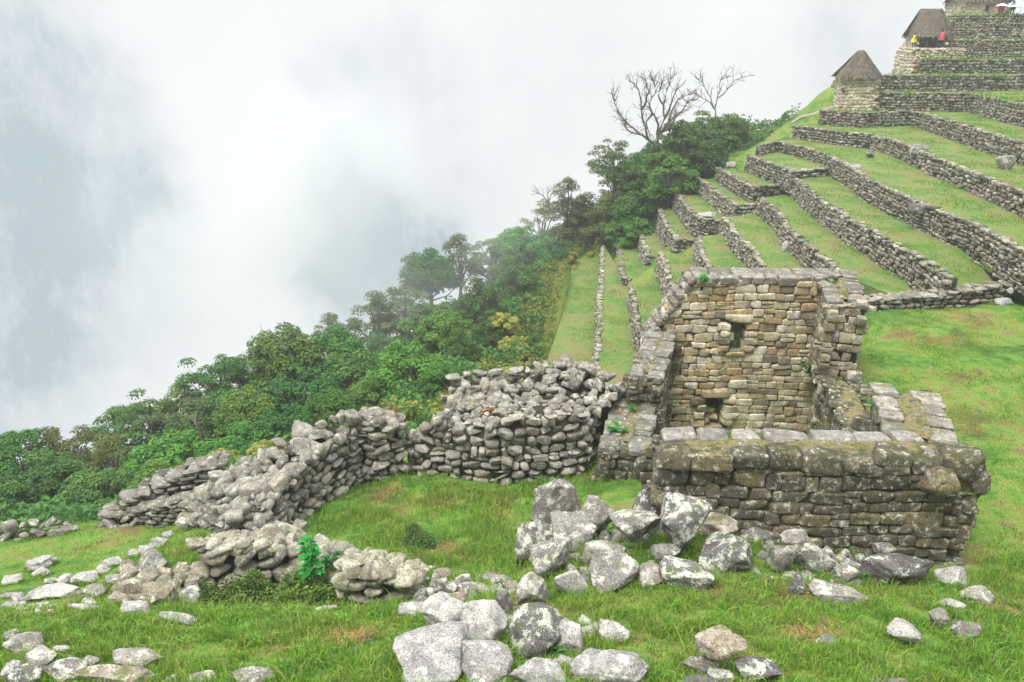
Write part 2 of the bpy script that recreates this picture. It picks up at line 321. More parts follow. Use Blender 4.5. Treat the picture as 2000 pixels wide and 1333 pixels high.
LN = {1: line(ZN[1], [(1112, 508), (1094, 604), (1066, 685)], 7),
      2: line(ZN[2], [(1176, 482), (1170, 550), (1164, 670), (1160, 700)], 7),
      3: line(ZN[3], [(1229, 560), (1235, 580), (1242, 622), (1250, 665)], 8),
      4: line(ZN[4], [(1285, 492), (1294, 512), (1305, 545), (1318, 578)], 8),
      5: line(ZN[5], [(1359, 462), (1366, 487), (1378, 516), (1392, 545)], 7),
      6: line(ZN[6], [(1408, 425), (1426, 445), (1465, 490), (1490, 526)], 6),
      7: line(ZN[7], [(1478, 388), (1489, 396), (1514, 416), (1535, 446), (1580, 488), (1616, 515)], 2.6),
      8: line(ZN[8], [(1543, 344), (1568, 366), (1598, 391), (1628, 410), (1658, 434), (1700, 455), (1745, 482), (1781, 500), (1812, 520), (1838, 541)], .5),
      9: line(ZN[9], [(1487, 286), (1520, 278), (1568, 290), (1610, 302), (1664, 332), (1700, 356), (1730, 371), (1775, 388), (1835, 416), (1880, 434), (1955, 470), (2000, 497)]),
      10: line(ZN[10], [(1547, 246), (1610, 255), (1670, 262), (1712, 266), (1775, 287), (1820, 309), (1880, 331), (1940, 356), (2000, 380)], 14),
      11: line(ZN[11], [(1600, 218), (1685, 223), (1775, 219), (1805, 224), (1880, 248), (1940, 266), (2000, 284)], 12),
      12: line(ZN[12], [(1655, 182), (1750, 183), (1845, 184), (1900, 185), (1950, 196), (2000, 206)], 12)}
LN[9] = np.r_[LN[9], [[20.1, 27.4], [20.3, 25.0], [22, 22], [30, 21]]]
LN[13] = np.array([[31.2, 70.3], [35, 69.5], [39.3, 69.5], [43.5, 70.5], [60, 71]])
LN[14] = np.array([[37.2, 74.6], [45, 74], [62, 74.5]])
LN[15] = np.array([[41.0, 78.6], [48.4, 78], [64, 78]])
LN[16] = np.array([[43.4, 82.6], [50, 82], [66, 82]])
LF = {3: line(ZF[3], [(1203, 463), (1208, 500), (1214, 544)]),
      4: line(ZF[4], [(1243, 436), (1253, 475), (1263, 503)]),
      5: line(ZF[5], [(1280, 403), (1301, 443), (1319, 470)]),
      6: line(ZF[6], [(1317, 378), (1351, 421), (1372, 432)]),
      7: line(ZF[7], [(1359, 349), (1399, 378), (1435, 404)]),
      8: line(ZF[8], [(1399, 328), (1435, 352), (1468, 367)]),
      9: line(ZF[9], [(1457, 304), (1505, 323), (1550, 338)])}
def cat(*a): return np.concatenate([np.asarray(x, float).reshape(-1, 2) for x in a])
def right(L, d):                               # shift a line uphill (to the right of its run toward the camera is -x, so use the left-hand normal)
    T = np.gradient(L, axis=0); T /= np.linalg.norm(T, axis=1)[:, None]
    return L+np.stack([-T[:, 1], T[:, 0]], 1)*d
TGT = {3: pz(1231, 548, ZF[3]), 4: pz(1290, 505, ZF[4]), 5: pz(1361, 470, ZF[5]), 6: pz(1417, 437, ZF[6]), 7: pz(1484, 402, ZF[7]), 8: pz(1545, 364, ZF[8]), 9: pz(1615, 332, ZF[9])}
BANDS = []     # (name key, polygon, z)
def poly_between(A, B): return cat(A, B[::-1])
far_ext = {}
for k in range(1, 13):
    nx = LN[k+1]
    if k == 8: nx = nx[nx[:, 1] > 31.0]
    BANDS.append((('n', k), poly_between(right(LN[k], .28), right(nx, .5)), ZN[k]))
for k in range(13, 17):
    nx = LN[k+1] if k+1 in LN else LN[16]+np.array([2, 7])
    BANDS.append((('n', k), poly_between(LN[k]+np.array([.2, .35]), nx+np.array([.2, .6])), ZN[k]))
for k in range(3, 10):
    nx = LF[k+1] if k+1 in LF else LN[9][:4]
    # the far, raised half of a band ends at its cross wall, which meets the foot of the next wall
    end = nx[-1]
    A_, B__ = right(LF[k], .28), right(nx, .5)
    A_[-1] += (A_[-2]-A_[-1])/np.linalg.norm(A_[-2]-A_[-1])*.45
    tg = TGT[k][:2]; B__ = np.r_[B__[B__[:, 1] > tg[1]+.8], [tg+np.array([.25, .5])]]
    BANDS.append((('f', k), poly_between(A_, B__), ZF[k]))
def inside(poly, X, Y):
    r = np.zeros(X.shape, bool); n = len(poly)
    for i in range(n):
        x0, y0 = poly[i]; x1, y1 = poly[(i+1) % n]
        c = ((y0 > Y) != (y1 > Y)) & (X < (x1-x0)*(Y-y0)/((y1-y0) if y1 != y0 else 1e-9)+x0); r ^= c
    return r
# ================================================================ the ruined house, in plan
HF = -13.0                                     # floor inside
h_fl = np.array([2.95, 13.5]); h_fr = np.array([9.15, 13.0])       # front wall, outer face
h_bl = np.array([5.25, 24.0]); h_br = np.array([10.65, 23.9])      # back wall, inner face
HOUSE = np.array([h_fl+[.3, .5], h_fr+[-.4, .5], h_br+[.3, .4], h_bl+[-.3, .4]])
# ================================================================ ground sheet
GC = []
for u, v, z in [(0, 1333, -8.3), (300, 1333, -8.0), (600, 1333, -7.7), (900, 1333, -7.5), (1200, 1333, -7.4), (1500, 1333, -7.5), (1800, 1333, -7.6), (2000, 1333, -7.8),
                (100, 1230, -9.1), (350, 1235, -8.9), (600, 1235, -8.6), (850, 1250, -8.1), (1050, 1250, -8.0), (1300, 1220, -8.2), (1600, 1230, -8.3), (1900, 1230, -8.5),
                (150, 1195, -9.6), (400, 1200, -9.35), (620, 1198, -9.25), (800, 1200, -9.0), (980, 1190, -8.7), (1150, 1160, -8.9), (1350, 1160, -8.7), (1600, 1170, -8.9), (1850, 1170, -9.2),
                (1000, 1120, -9.8), (1080, 1090, -9.7), (1180, 1080, -9.3), (1350, 1060, -9.2), (1500, 1090, -9.3), (1700, 1120, -9.6), (1850, 1120, -9.9), (1950, 1100, -10.0),
                (430, 1190, -10.3), (520, 1185, -10.4), (620, 1188, -10.3), (480, 1150, -10.7), (600, 1150, -10.7), (390, 1180, -10.2), (650, 1160, -10.6),
                (300, 1100, -10.5), (360, 1070, -10.7), (380, 1040, -11.0), (220, 1100, -11.3), (150, 1080, -11.9), (50, 1090, -12.0), (60, 1150, -10.9), (180, 1150, -10.4),
                (100, 1040, -12.4), (250, 1030, -12.3), (330, 1025, -12.1), (0, 1050, -12.5), (-300, 1100, -12.6), (-300, 1250, -9.8), (-300, 1333, -9),
                (760, 1080, -10.7), (700, 1040, -11.1), (700, 980, -11.4), (850, 1000, -11.3), (850, 940, -11.4), (1000, 950, -11.4), (1000, 1040, -10.8), (1080, 1050, -10.4), (900, 1090, -10.6), (640, 1000, -11.4), (600, 1040, -11.2), (1130, 930, -11.5), (1160, 870, -11.6), (1190, 830, -11.8), (560, 1060, -11.1), (470, 1060, -11.2),
                (1700, 612, -10), (1760, 609, -10), (1830, 604, -10), (1900, 600, -10), (1960, 597, -10), (2040, 594, -10), (1950, 1000, -10), (1980, 900, -10), (1900, 800, -10), (1760, 800, -10), (1720, 700, -10), (1750, 620, -10), (1980, 640, -10), (1850, 700, -10), (2300, 700, -10), (2300, 900, -9.9), (2200, 1100, -9.6), (2200, 1300, -8.6)]:
    GC.append(pz(u, v, z))
for u, v, Y in [(1040, 715, 36), (960, 735, 34), (880, 770, 31), (1060, 600, 49), (1000, 640, 46), (1085, 520, 62), (1160, 462, 66), (1250, 420, 67), (1320, 370, 67), (1400, 315, 68), (1470, 280, 70), (1540, 235, 72), (1600, 190, 76),
                (800, 790, 30), (660, 860, 27), (560, 900, 26), (450, 930, 25), (320, 980, 24), (200, 1030, 22), (80, 1045, 21), (-200, 1040, 22),
                (900, 700, 40), (800, 740, 38), (650, 800, 36), (450, 880, 33), (250, 940, 31), (0, 980, 29), (-300, 990, 28),
                (850, 620, 50), (700, 740, 44), (500, 810, 40), (300, 880, 38), (100, 920, 36), (-300, 940, 34),
                (1010, 500, 62), (1120, 430, 70), (1230, 370, 73), (1330, 320, 74), (1420, 280, 75)]:
    GC.append(py(u, v, Y))
for k, L in LN.items():
    for p in L[::2]: GC.append(np.array([p[0], p[1], ZN[k]-1.6]))
for k, L in LF.items(): GC.append(np.array([L[0][0]-.6, L[0][1], ZF[k]-1.2]))
for x, y, z in [(-60, 60, -75), (-30, 75, -75), (0, 90, -70), (-20, 52, -45), (10, 75, -38), (25, 88, -32), (45, 105, -30), (-60, 25, -38), (-45, 12, -20), (-30, 14, -15.5), (80, 110, -25), (120, 80, 5), (120, 40, 0), (60, 20, -9), (40, 8, -9),
                (-100, 120, -120), (40, 150, -100), (120, 160, -60), (-120, 0, -60), (0, -20, -3), (60, -20, -3), (-60, -20, -14), (0, 2, -5.5), (10, 2, -5.5), (-10, 2, -6.3), (34, 82, -12), (28, 78, -12), (100, 70, 4), (60, 84, 1), (48, 92, 0), (70, 95, 2)]:
    GC.append(np.array([x, y, z], float))
GC = np.array(GC)
def _phi(r2): return np.sqrt(r2+.6)
_A = _phi(((GC[:, None, :2]-GC[None, :, :2])**2).sum(-1)) - 0.02*np.eye(len(GC))*1
_P = np.c_[np.ones(len(GC)), GC[:, :2]/50]
_W = np.linalg.solve(np.block([[_A, _P], [_P.T, np.zeros((3, 3))]]), np.r_[GC[:, 2], np.zeros(3)])
def gz(X, Y):
    X = np.asarray(X, float); Y = np.asarray(Y, float); sh = X.shape; x, y = X.ravel(), Y.ravel(); out = np.empty(len(x))
    for i in range(0, len(x), 20000):
        a, b_ = x[i:i+20000], y[i:i+20000]
        K = _phi((a[:, None]-GC[None, :, 0])**2+(b_[:, None]-GC[None, :, 1])**2)
        out[i:i+20000] = K@_W[:-3]+_W[-3]+_W[-2]*a/50+_W[-1]*b_/50
    return out.reshape(sh)
def ghit(u, v, lift=0.0, start=5.0):
    """first point of the ray through a photo pixel that meets the ground raised by lift"""
    d = ray(u, v); t = np.arange(start, 120, .1); P = d[None]*t[:, None]; g = gz(P[:, 0], P[:, 1])+lift
    k = np.argmax(P[:, 2] < g)
    if P[k, 2] >= g[k]: return P[-1]
    return P[k]
def axis(parts):
    a = [parts[0][0]]
    for s, e, st in parts: a += list(np.arange(s+st, e+1e-6, st))
    return np.array(a)
gx = axis([(-130, -40, 5), (-40, -15, 1), (-15, 15, .25), (15, 40, .8), (40, 130, 5)])
gy = axis([(-20, 4, 4), (4, 30, .25), (30, 90, .8), (90, 170, 5)])
X, Y = np.meshgrid(gx, gy, indexing='ij'); Z = gz(X, Y)
lump = np.array([noise.noise(Vector((a*.9, b*.9, 0)))*.10+noise.noise(Vector((a*2.7, b*2.7, 4)))*.05 for a, b in zip(X.ravel(), Y.ravel())]).reshape(X.shape)
Z += lump
for key, pl, z in BANDS:
    I = inside(pl, X, Y); Z[I] = np.minimum(Z[I], z-1.3)
I = inside(HOUSE, X, Y); Z[I] = np.minimum(Z[I], HF-.3)
sp = Soup(); nx_, ny_ = X.shape; idx = np.arange(nx_*ny_).reshape(nx_, ny_)
sp.add(np.c_[X.ravel(), Y.ravel(), Z.ravel()], np.c_[idx[:-1, :-1].ravel(), idx[1:, :-1].ravel(), idx[1:, 1:].ravel(), idx[:-1, 1:].ravel()])
tag(sp.build('ground', M['ground']), kind='structure')
# ================================================================ stone laying
def resample(pts, step):
    pts = np.asarray(pts, float); seg = np.linalg.norm(np.diff(pts[:, :2], axis=0), axis=1); s = np.r_[0, np.cumsum(seg)]
    n = max(2, int(s[-1]/step)+1); t = np.linspace(0, s[-1], n)
    return np.stack([np.interp(t, s, pts[:, i]) for i in range(pts.shape[1])], 1), t
def lay(sp, path, side=1, sw=.34, shh=.24, dep=.32, batter=.0, protos=None, rough=.05, gap=.97, mi=0, holes=(), topj=.0, out=0.0):
    """lays uneven courses of stones along a face. path rows: x, y, z_bottom, z_top. side=+1: the face looks to the right of the run"""
    P = LOW if protos is None else protos
    path = np.asarray(path, float); seg = np.linalg.norm(np.diff(path[:, :2], axis=0), axis=1); s = np.r_[0, np.cumsum(seg)]; Ltot = s[-1]
    f = lambda i, t: np.interp(t, s, path[:, i])
    zlo, zhi = path[:, 2].min(), path[:, 3].max(); z = zlo; ph = rng.uniform(0, 9); row = 0
    while z < zhi:
        h = shh*rng.uniform(.72, 1.32); t = -rng.uniform(0, sw*.7)
        while t < Ltot:
            wd_ = sw*rng.uniform(.55, 1.65); tm = t+wd_/2
            if 0 <= tm <= Ltot+.05:
                zt = f(3, tm)+rng.uniform(-topj, topj); zb = f(2, tm)
                hh = h*rng.uniform(.86, 1.12); zc = z+h/2+.05*math.sin(tm*1.7+ph)*shh*3
                if zc-h*.45 < zt and zc+h/2 > zb:
                    if zc+hh/2 > zt+.12: hh = max(.08, zt-zc+hh/2+.05); zc = zt-hh/2+.02
                    bad = False
                    for a, b_, c, d in holes:
                        if a-wd_*.25 < tm < b_+wd_*.25 and c-h*.3 < zc < d+h*.3: bad = True
                    if not bad:
                        x, y = f(0, tm), f(1, tm); e = min(tm+.05, Ltot); e0 = max(e-.1, 0)
                        tx, ty = f(0, e)-f(0, e0), f(1, e)-f(1, e0); L = math.hypot(tx, ty)+1e-9; tx /= L; ty /= L
                        nx, ny = ty*side, -tx*side
                        if rng.random() < .13 and h > shh*.8:      # now and then two thin stones instead of one
                            parts = ((-.26, .5), (.26, .46))
                        else: parts = ((0, 1),)
                        for dz, fr in parts:
                            dd = dep*rng.uniform(.85, 1.15); off = out-dep*.5+(zt-zc)*batter+rng.uniform(-rough, rough)*.6
                            c = (x+nx*off, y+ny*off, zc+dz*hh)
                            Mx = rotz(math.atan2(ty, tx)+rng.normal(0, rough*.8))@roty(rng.normal(0, rough*1.0))@rotx(rng.normal(0, rough*.8))
                            stone(sp, P, c, (wd_/2*gap, dd/2, hh*fr/2*gap), Mx, mi)
            t += wd_
        z += h
def core(sp, path, th, side=1, inset=.1, batter=0, mi=1, lower=.25, drop=.06, trim=True):
    """solid earth and mortar behind the face stones"""
    p, t = resample(path, .3)
    if len(p) > 6 and trim: p = p[1:-1]
    T = np.gradient(p[:, :2], axis=0); T /= np.linalg.norm(T, axis=1)[:, None]
    N = np.stack([T[:, 1], -T[:, 0]], 1)*side; n = len(p)
    fo = p[:, :2]-N*inset; ba = p[:, :2]-N*(th-inset); fb = fo+N*((p[:, 3]-p[:, 2])*batter)[:, None]
    V = np.concatenate([np.c_[fb, p[:, 2]-lower], np.c_[fo, p[:, 3]-drop], np.c_[ba, p[:, 3]-drop], np.c_[ba, p[:, 2]-lower]])
    Fq = [[a*n+i, a*n+i+1, b_*n+i+1, b_*n+i] for a, b_ in ((0, 1), (1, 2), (2, 3), (3, 0)) for i in range(n-1)]
    Fq += [[0, n, 2*n, 3*n], [n-1, 4*n-1, 3*n-1, 2*n-1]]
    sp.add(V, Fq, mi)
def coping(sp, path, protos=None, w=.38, d=.3, h=.09, jit=.04, mi=0, side=1, off=0.0, zadd=0.0, prob=1.0):
    P = MID if protos is None else protos
    path = np.asarray(path, float); seg = np.linalg.norm(np.diff(path[:, :2], axis=0), axis=1); s = np.r_[0, np.cumsum(seg)]; t = 0
    while t < s[-1]:
        ww = w*rng.uniform(.6, 1.5); tm = min(t+ww/2, s[-1])
        x, y, z = [np.interp(tm, s, path[:, i]) for i in (0, 1, 3)]
        e = min(tm+.05, s[-1]); tx, ty = [np.interp(e, s, path[:, i])-np.interp(e-.1, s, path[:, i]) for i in (0, 1)]; L = math.hypot(tx, ty)+1e-9
        nx, ny = ty/L*side, -tx/L*side
        if rng.random() < prob:
            stone(sp, P, (x-nx*(d*.4+off)+rng.normal(0, jit), y-ny*(d*.4+off)+rng.normal(0, jit), z+zadd+rng.uniform(-.3, .6)*h*.5), (ww/2*1.03, d*rng.uniform(.4, .6), h*rng.uniform(.5, 1.1)),
                  rotz(math.atan2(ty, tx)+rng.normal(0, .12))@roty(rng.normal(0, .06))@rotx(rng.normal(0, .06)), mi)
        t += ww
def slab_poly(sp, poly, z, th=.5, mi=0, step=None):
    """solid plate: polygon top at z (number or per-vertex array)"""
    poly = np.asarray(poly, float); n = len(poly); zt = np.full(n, z) if np.isscalar(z) else np.asarray(z)
    V = np.r_[np.c_[poly, zt], np.c_[poly, zt-th]]
    tri = tessellate_polygon([[Vector((a, b_, 0)) for a, b_ in poly]])
    T = np.array([list(x) for x in tri])
    a, b_, c = V[T[:, 0]], V[T[:, 1]], V[T[:, 2]]; fl = np.cross(b_-a, c-a)[:, 2] < 0; T[fl] = T[fl][:, ::-1]
    sp.add(V, T, mi); sp.add(V, [[i, (i+1) % n, n+(i+1) % n, n+i] for i in range(n)], mi)
# ---- terrace bands: one turf sheet each (part of the ground), and one retaining wall each
def noisy(L, step=.7, amp=.09, seed=0):
    p, t = resample(L, step)
    for i in range(1, len(p)-1): p[i] += [noise.noise(Vector((p[i][0]*.6, p[i][1]*.6, seed)))*amp*2, noise.noise(Vector((p[i][0]*.6, p[i][1]*.6, seed+5)))*amp*2]
    return p
TURF = []
for key, pl, z in BANDS:
    sp = Soup(); zz_ = np.where(pl[:, 1] < 31.6, z-.5, z) if key in (('n', 7), ('n', 8)) else z
    slab_poly(sp, pl, zz_, .9)
    o = sp.build('terrace_turf', M['turf'], smooth=False); tag(o, kind='structure'); TURF.append((pl, z))
side_lbl = {1: 'leftmost and lowest', 2: 'second lowest, barely showing its face', 3: 'third from the lower left', 4: 'fourth from the lower left', 5: 'fifth from the lower left', 6: 'sixth, running behind the tall ruin', 7: 'seventh, ending behind the ruin corner',
            8: 'ending at the low lawn wall', 9: 'with a dark overhang halfway along', 10: 'with a pale slab lying at its bend', 11: 'below the thin pipe line', 12: 'just below the lowest thatched hut', 13: 'behind the lowest thatched hut', 14: 'under the open thatched hut', 15: 'beside the open thatched hut', 16: 'topmost, under the highest hut'}
def zbelow(k, kind):
    if kind == 'f': return ZF[k-1] if k-1 in ZF else ZN[2]
    return ZN[k-1] if k > 1 else ZN[1]-1.0
for k, L in LN.items():
    if k == 1: continue
    zb = zbelow(k, 'n'); zt = ZN[k]; p = noisy(L, .7, .10, k)
    path = np.c_[p, np.full(len(p), zb-.25), np.full(len(p), zt+.05)]
    sp = Soup(); far = k >= 10
    lay(sp, path, side=1, sw=.31 if far else .26, shh=.21 if far else .17, dep=.34, batter=.09, protos=LOW, rough=.12, topj=.09)
    core(sp, path, .6, 1, .07, .09, 1)
    coping(sp, path, protos=LOW, w=.4, d=.3, h=.07, prob=.45 if k > 3 else .2)
    tag(sp.build('terrace_wall', [M['terrace'], M['core']]), 'grey stone terrace wall, %s' % side_lbl[k], 'stone wall', 'terrace retaining walls')
fl = {3: 'short far stretch beside the yellow scrub', 4: 'far stretch, second from the scrub', 5: 'far stretch with a square stone end', 6: 'far stretch with a pale slab at its cross wall', 7: 'far stretch ending in a rounded corner', 8: 'far stretch below the leafy trees', 9: 'highest far stretch with a short cross wall'}
for k, L in LF.items():
    nxt = LF[k+1] if k+1 in LF else LN[9]
    e = L[-1]; nk = LN[k-1] if False else LN[k]
    # cross wall: from the end of the far line square across to the next wall's foot
    tgt = {3: pz(1231, 548, ZF[3]), 4: pz(1290, 505, ZF[4]), 5: pz(1361, 470, ZF[5]), 6: pz(1417, 437, ZF[6]), 7: pz(1484, 402, ZF[7]), 8: pz(1545, 364, ZF[8]), 9: pz(1615, 332, ZF[9])}[k][:2]
    p = noisy(L, .7, .08, k+30); path = np.r_[np.c_[p], [e+(tgt-e)*.5], [tgt]]
    zb0 = zbelow(k, 'f'); n = len(path)
    zb = np.r_[np.full(len(p), zb0-.25), np.full(n-len(p), ZN[k-1]-.3)]
    path = np.c_[path, zb, np.full(n, ZF[k]+.05)]
    sp = Soup(); lay(sp, path, side=1, sw=.29, shh=.20, dep=.34, batter=.08, protos=LOW, rough=.12, topj=.09); core(sp, path, .6, 1, .07, .08, 1)
    coping(sp, path, protos=LOW, w=.5, d=.4, h=.10, prob=.8)
    tag(sp.build('terrace_wall', [M['terrace'], M['core']]), 'grey terrace wall, %s' % fl[k], 'stone wall', 'terrace retaining walls')
# ================================================================ low wall at the back of the lawn
def zray(u, v, Y): d = ray(u, v); return d[2]*Y/d[1]
def PT(u, v, z): return pz(u, v, z)[:2]
sp = Soup(); a, b_, c_ = PT(1698, 606, -10.1), PT(1830, 597, -10.1), PT(1995, 588, -10.1)
path = np.array([[*a, -10.3, -9.72], [*b_, -10.3, -9.72], [*c_, -10.3, -9.35]])
lay(sp, path, 1, .34, .2, .3, protos=MID, rough=.1); core(sp, path, .7, 1, .1)
coping(sp, path, w=.45, d=.5, h=.1); coping(sp, path, w=.4, d=.4, h=.08, off=.35)
tag(sp.build('low_wall', [M['coping'], M['core']]), 'low pale stone wall along the back edge of the lawn', 'stone wall')
# ================================================================ ruined house
house = tag(empty('ruined_house', (6.5, 18.5, HF)), 'roofless two-storey stone house ruin with a tall tan back wall', 'ruin')
def hp(sp, name, mats):
    o = sp.build(name, mats); o.parent = house; o.matrix_parent_inverse = Matrix.Translation(-Vector(house.location)); return o
YB = 24.0
def B_path(xs, y0, y1, zb, prof): 
    return np.array([[x, y0+(y1-y0)*(x-xs[0])/(xs[-1]-xs[0]), zb, p] for x, p in zip(xs, prof)])
bx = [4.7, 4.95, 5.25, 5.58, 5.95, 10.3]; bp_ = [-9.4, -9.0, -8.5, -7.98, -7.42, -7.45]
pB = B_path(bx, 24.05, 23.9, -13.2, bp_)
N1 = (7.28-4.7, 7.80-4.7, -9.93, -8.86); N2 = (6.72-4.7, 7.34-4.7, -12.75, -11.62)
sp = Soup(); lay(sp, pB, 1, .42, .26, .34, protos=BLK, rough=.035, gap=1.03, holes=(N1, N2), topj=.02)
# solid core in columns so that the openings stay open
def corebox(x0, x1, z0, z1, ya=.085, yb=.95, mi=1): box(sp, (x0, 23.98+ya, z0), (x1, 23.98+yb, z1), mi=mi)
xa, xb, xc, xd = 4.7+N1[0], 4.7+N1[1], 4.7+N2[0], 4.7+N2[1]
for i in range(4): corebox(bx[i]+.02, bx[i+1], -13.4, min(bp_[i], bp_[i+1])-.1)
corebox(5.95, xc, -13.4, -7.5); corebox(xc, xa, -11.6, -7.5); corebox(xc, xd, -13.4, N2[2]); corebox(xa, xd, N1[3]+.02, -7.5); corebox(xa, xd, -11.6, N1[2]-.02)
corebox(xd, xb, N1[3]+.02, -7.5); corebox(xd, xb, -13.4, N1[2]-.02); corebox(xb, 10.3, -13.4, -7.5)
stone(sp, BLK, ((xa+xb)/2, 24.40, (N1[2]+N1[3])/2), ((xb-xa)/2+.08, .12, (N1[3]-N1[2])/2+.1), mi=2); stone(sp, BLK, ((xa+xb)/2, 24.35, N1[2]-.10), ((xb-xa)/2, .45, .1), rotx(-.3), 2)
corebox(xc-.01, xd+.01, -12.9, -11.5, .62, .94)                     # back of the lower niche
for (x0, x1, z0, z1) in ((xa, xb, N1[2], N1[3]), (xc, xd, N2[2], N2[3])):   # jambs, lintel, sill
    n = 4; hh = (z1-z0)/n
    for i in range(n):
        for sg, xx in ((-1, x0), (1, x1)):
            hw_ = rng.uniform(.13, .30); stone(sp, BLK, (xx+sg*(hw_-.02+rng.uniform(-.02, .01)), 24.15, z0+hh*(i+.5)+rng.uniform(-.03, .03)), (hw_, .30, hh*rng.uniform(.46, .54)))
        stone(sp, BLK, (x0-.12, 24.6, z0+hh*(i+.5)), (.14, .30, hh*.51)); stone(sp, BLK, (x1+.12, 24.6, z0+hh*(i+.5)), (.14, .30, hh*.51))
    stone(sp, BLK, ((x0+x1)/2, 24.15, z1+.14), ((x1-x0)/2+.2, .34, .14)); stone(sp, BLK, ((x0+x1)/2, 24.6, z1+.12), ((x1-x0)/2+.3, .3, .14))
    stone(sp, BLK, ((x0+x1)/2, 24.3, z0-.07), ((x1-x0)/2+.1, .42, .08))
for q in range(9): stone(sp, MID, (rng.uniform(xc+.1, xd-.1), rng.uniform(24.1, 24.5), N2[2]+rng.uniform(.03, .5)), (.13, .12, .1), rotz(rng.uniform(0, 3)))
# far face
pBf = pB.copy(); pBf[:, 1] += 1.0; pBf = pBf[::-1]; pBf[:, 2] = -12.5; lay(sp, pBf, 1, .42, .27, .3, protos=BLK, rough=.05, gap=1.02, holes=((5.6-N1[1], 5.6-N1[0], N1[2], N1[3]),))
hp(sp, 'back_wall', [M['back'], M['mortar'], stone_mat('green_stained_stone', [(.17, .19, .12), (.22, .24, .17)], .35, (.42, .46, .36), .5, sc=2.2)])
# stepped gable edge and coping of the back wall
sp = Soup()
for i in range(9):
    q = i/8; x = 4.66+(5.9-4.66)*q; z = -9.42+(-7.5+9.42)*q
    for dy in (.12, .42, .7, .94): stone(sp, BLK, (x+rng.uniform(-.03, .03), 24.0+dy, z+rng.uniform(-.03, .03)), (.14*rng.uniform(.8, 1.3), .17, .10), rotz(rng.normal(0, .2))@roty(-.75+rng.normal(0, .3)))
x = 5.95
while x < 10.3:
    ww = rng.uniform(.35, .75); stone(sp, BLK, (x+ww/2, 24.16, -7.44+rng.uniform(-.03, .03)), (ww/2*.98, .22, .13), rotz(rng.normal(0, .04))); x += ww
hp(sp, 'coping', [stone_mat('gable_coping_stone', [(.20, .19, .165), (.27, .25, .22), (.14, .13, .11)], .35, (.52, .52, .45), .9, sc=1.8, stain=.2)])
sp = Soup(); x = 5.95
while x < 10.35:
    ww = rng.uniform(.5, 1.0); stone(sp, BLK, (x+ww/2, 24.68+rng.uniform(-.03, .03), -7.39+rng.uniform(-.02, .02)), (ww/2*.99, .42, .09), rotz(rng.normal(0, .04))@rotx(.03)); x += ww
hp(sp, 'cap_slab', [M['coping']])
# left side wall: upper block and long lower block
sp = Soup()
def block(sp, c0, c1, w0, w1, zb, zt0, zt1, sw, shh, protos=BLK, rough=.05, mi=0, cap=True, ends=(True, True), topmat=0, capw=.4):
    """a straight piece of wall from c0 (near) to c1 (far): near end, both sides, top of flat stones"""
    c0 = np.array(c0, float); c1 = np.array(c1, float); d = c1-c0; L = np.linalg.norm(d); d /= L; n = np.array([d[1], -d[0]])
    a0, a1 = c0-n*w0/2, c0+n*w0/2; b0, b1 = c1-n*w1/2, c1+n*w1/2      # 0 = left, 1 = right
    if ends[0]: lay(sp, np.array([[*a0, zb, zt0], [*a1, zb, zt0]]), 1, sw, shh, .3, protos=protos, rough=rough, gap=1.01, mi=mi)
    lay(sp, np.array([[*b0, zb, zt1], [*a0, zb, zt0]]), 1, sw, shh, .3, protos=protos, rough=rough, gap=1.01, mi=mi)
    lay(sp, np.array([[*a1, zb, zt0], [*b1, zb, zt1]]), 1, sw, shh, .3, protos=protos, rough=rough, gap=1.01, mi=mi)
    if ends[1]: lay(sp, np.array([[*b1, zb, zt1], [*b0, zb, zt1]]), 1, sw, shh, .3, protos=protos, rough=rough, gap=1.01, mi=mi)
    ins = .07; V = []
    for z_ in (0, 1):
        for p, zt in ((a0+n*ins+d*ins, zt0), (a1-n*ins+d*ins, zt0), (b1-n*ins-d*ins, zt1), (b0+n*ins-d*ins, zt1)): V.append([*p, zb-.2 if z_ == 0 else zt-.05])
    sp.add(V, [[3, 2, 1, 0], [4, 5, 6, 7], [0, 1, 5, 4], [1, 2, 6, 5], [2, 3, 7, 6], [3, 0, 4, 7]], 1)
    if cap:
        for (p, q) in ((a0, b0), (a1, b1)):
            s = 0
            while s < L:
                ww = capw*rng.uniform(.6, 1.5); tt = min((s+ww/2)/L, 1); c = p+(q-p)*tt; inn = n*(.18 if p is a0 else -.18); zt = zt0+(zt1-zt0)*tt
                stone(sp, BLK, (*(c+inn*1.15), zt+rng.uniform(-.04, .015)), (.27*rng.uniform(.8, 1.25), ww/2*.99, .085*rng.uniform(.8, 1.3)), rotz(math.atan2(d[1], d[0])-math.pi/2+rng.normal(0, .1)), topmat); s += ww
        if w0 > .8:
            for _ in range(int(L*w0*5)):
                tt = rng.uniform(.05, .95); c = c0+(c1-c0)*tt+n*rng.uniform(-.3, .3)*(w0-.5); zt = zt0+(zt1-zt0)*tt
                stone(sp, MID, (*c, zt-.04), (rng.uniform(.1, .22), rng.uniform(.1, .22), .05), rotz(rng.uniform(0, 3)), topmat)
block(sp, (3.92, 20.6), (5.1, 24.3), 1.0, .8, -12.6, -9.4, -9.25, .5, .3, rough=.07, topmat=2)
block(sp, (2.95, 17.9), (3.75, 20.9), 1.25, 1.2, -12.6, -10.32, -10.3, .5, .3, rough=.08, topmat=2)
hp(sp, 'side_wall', [M['front'], M['core'], M['coping']])
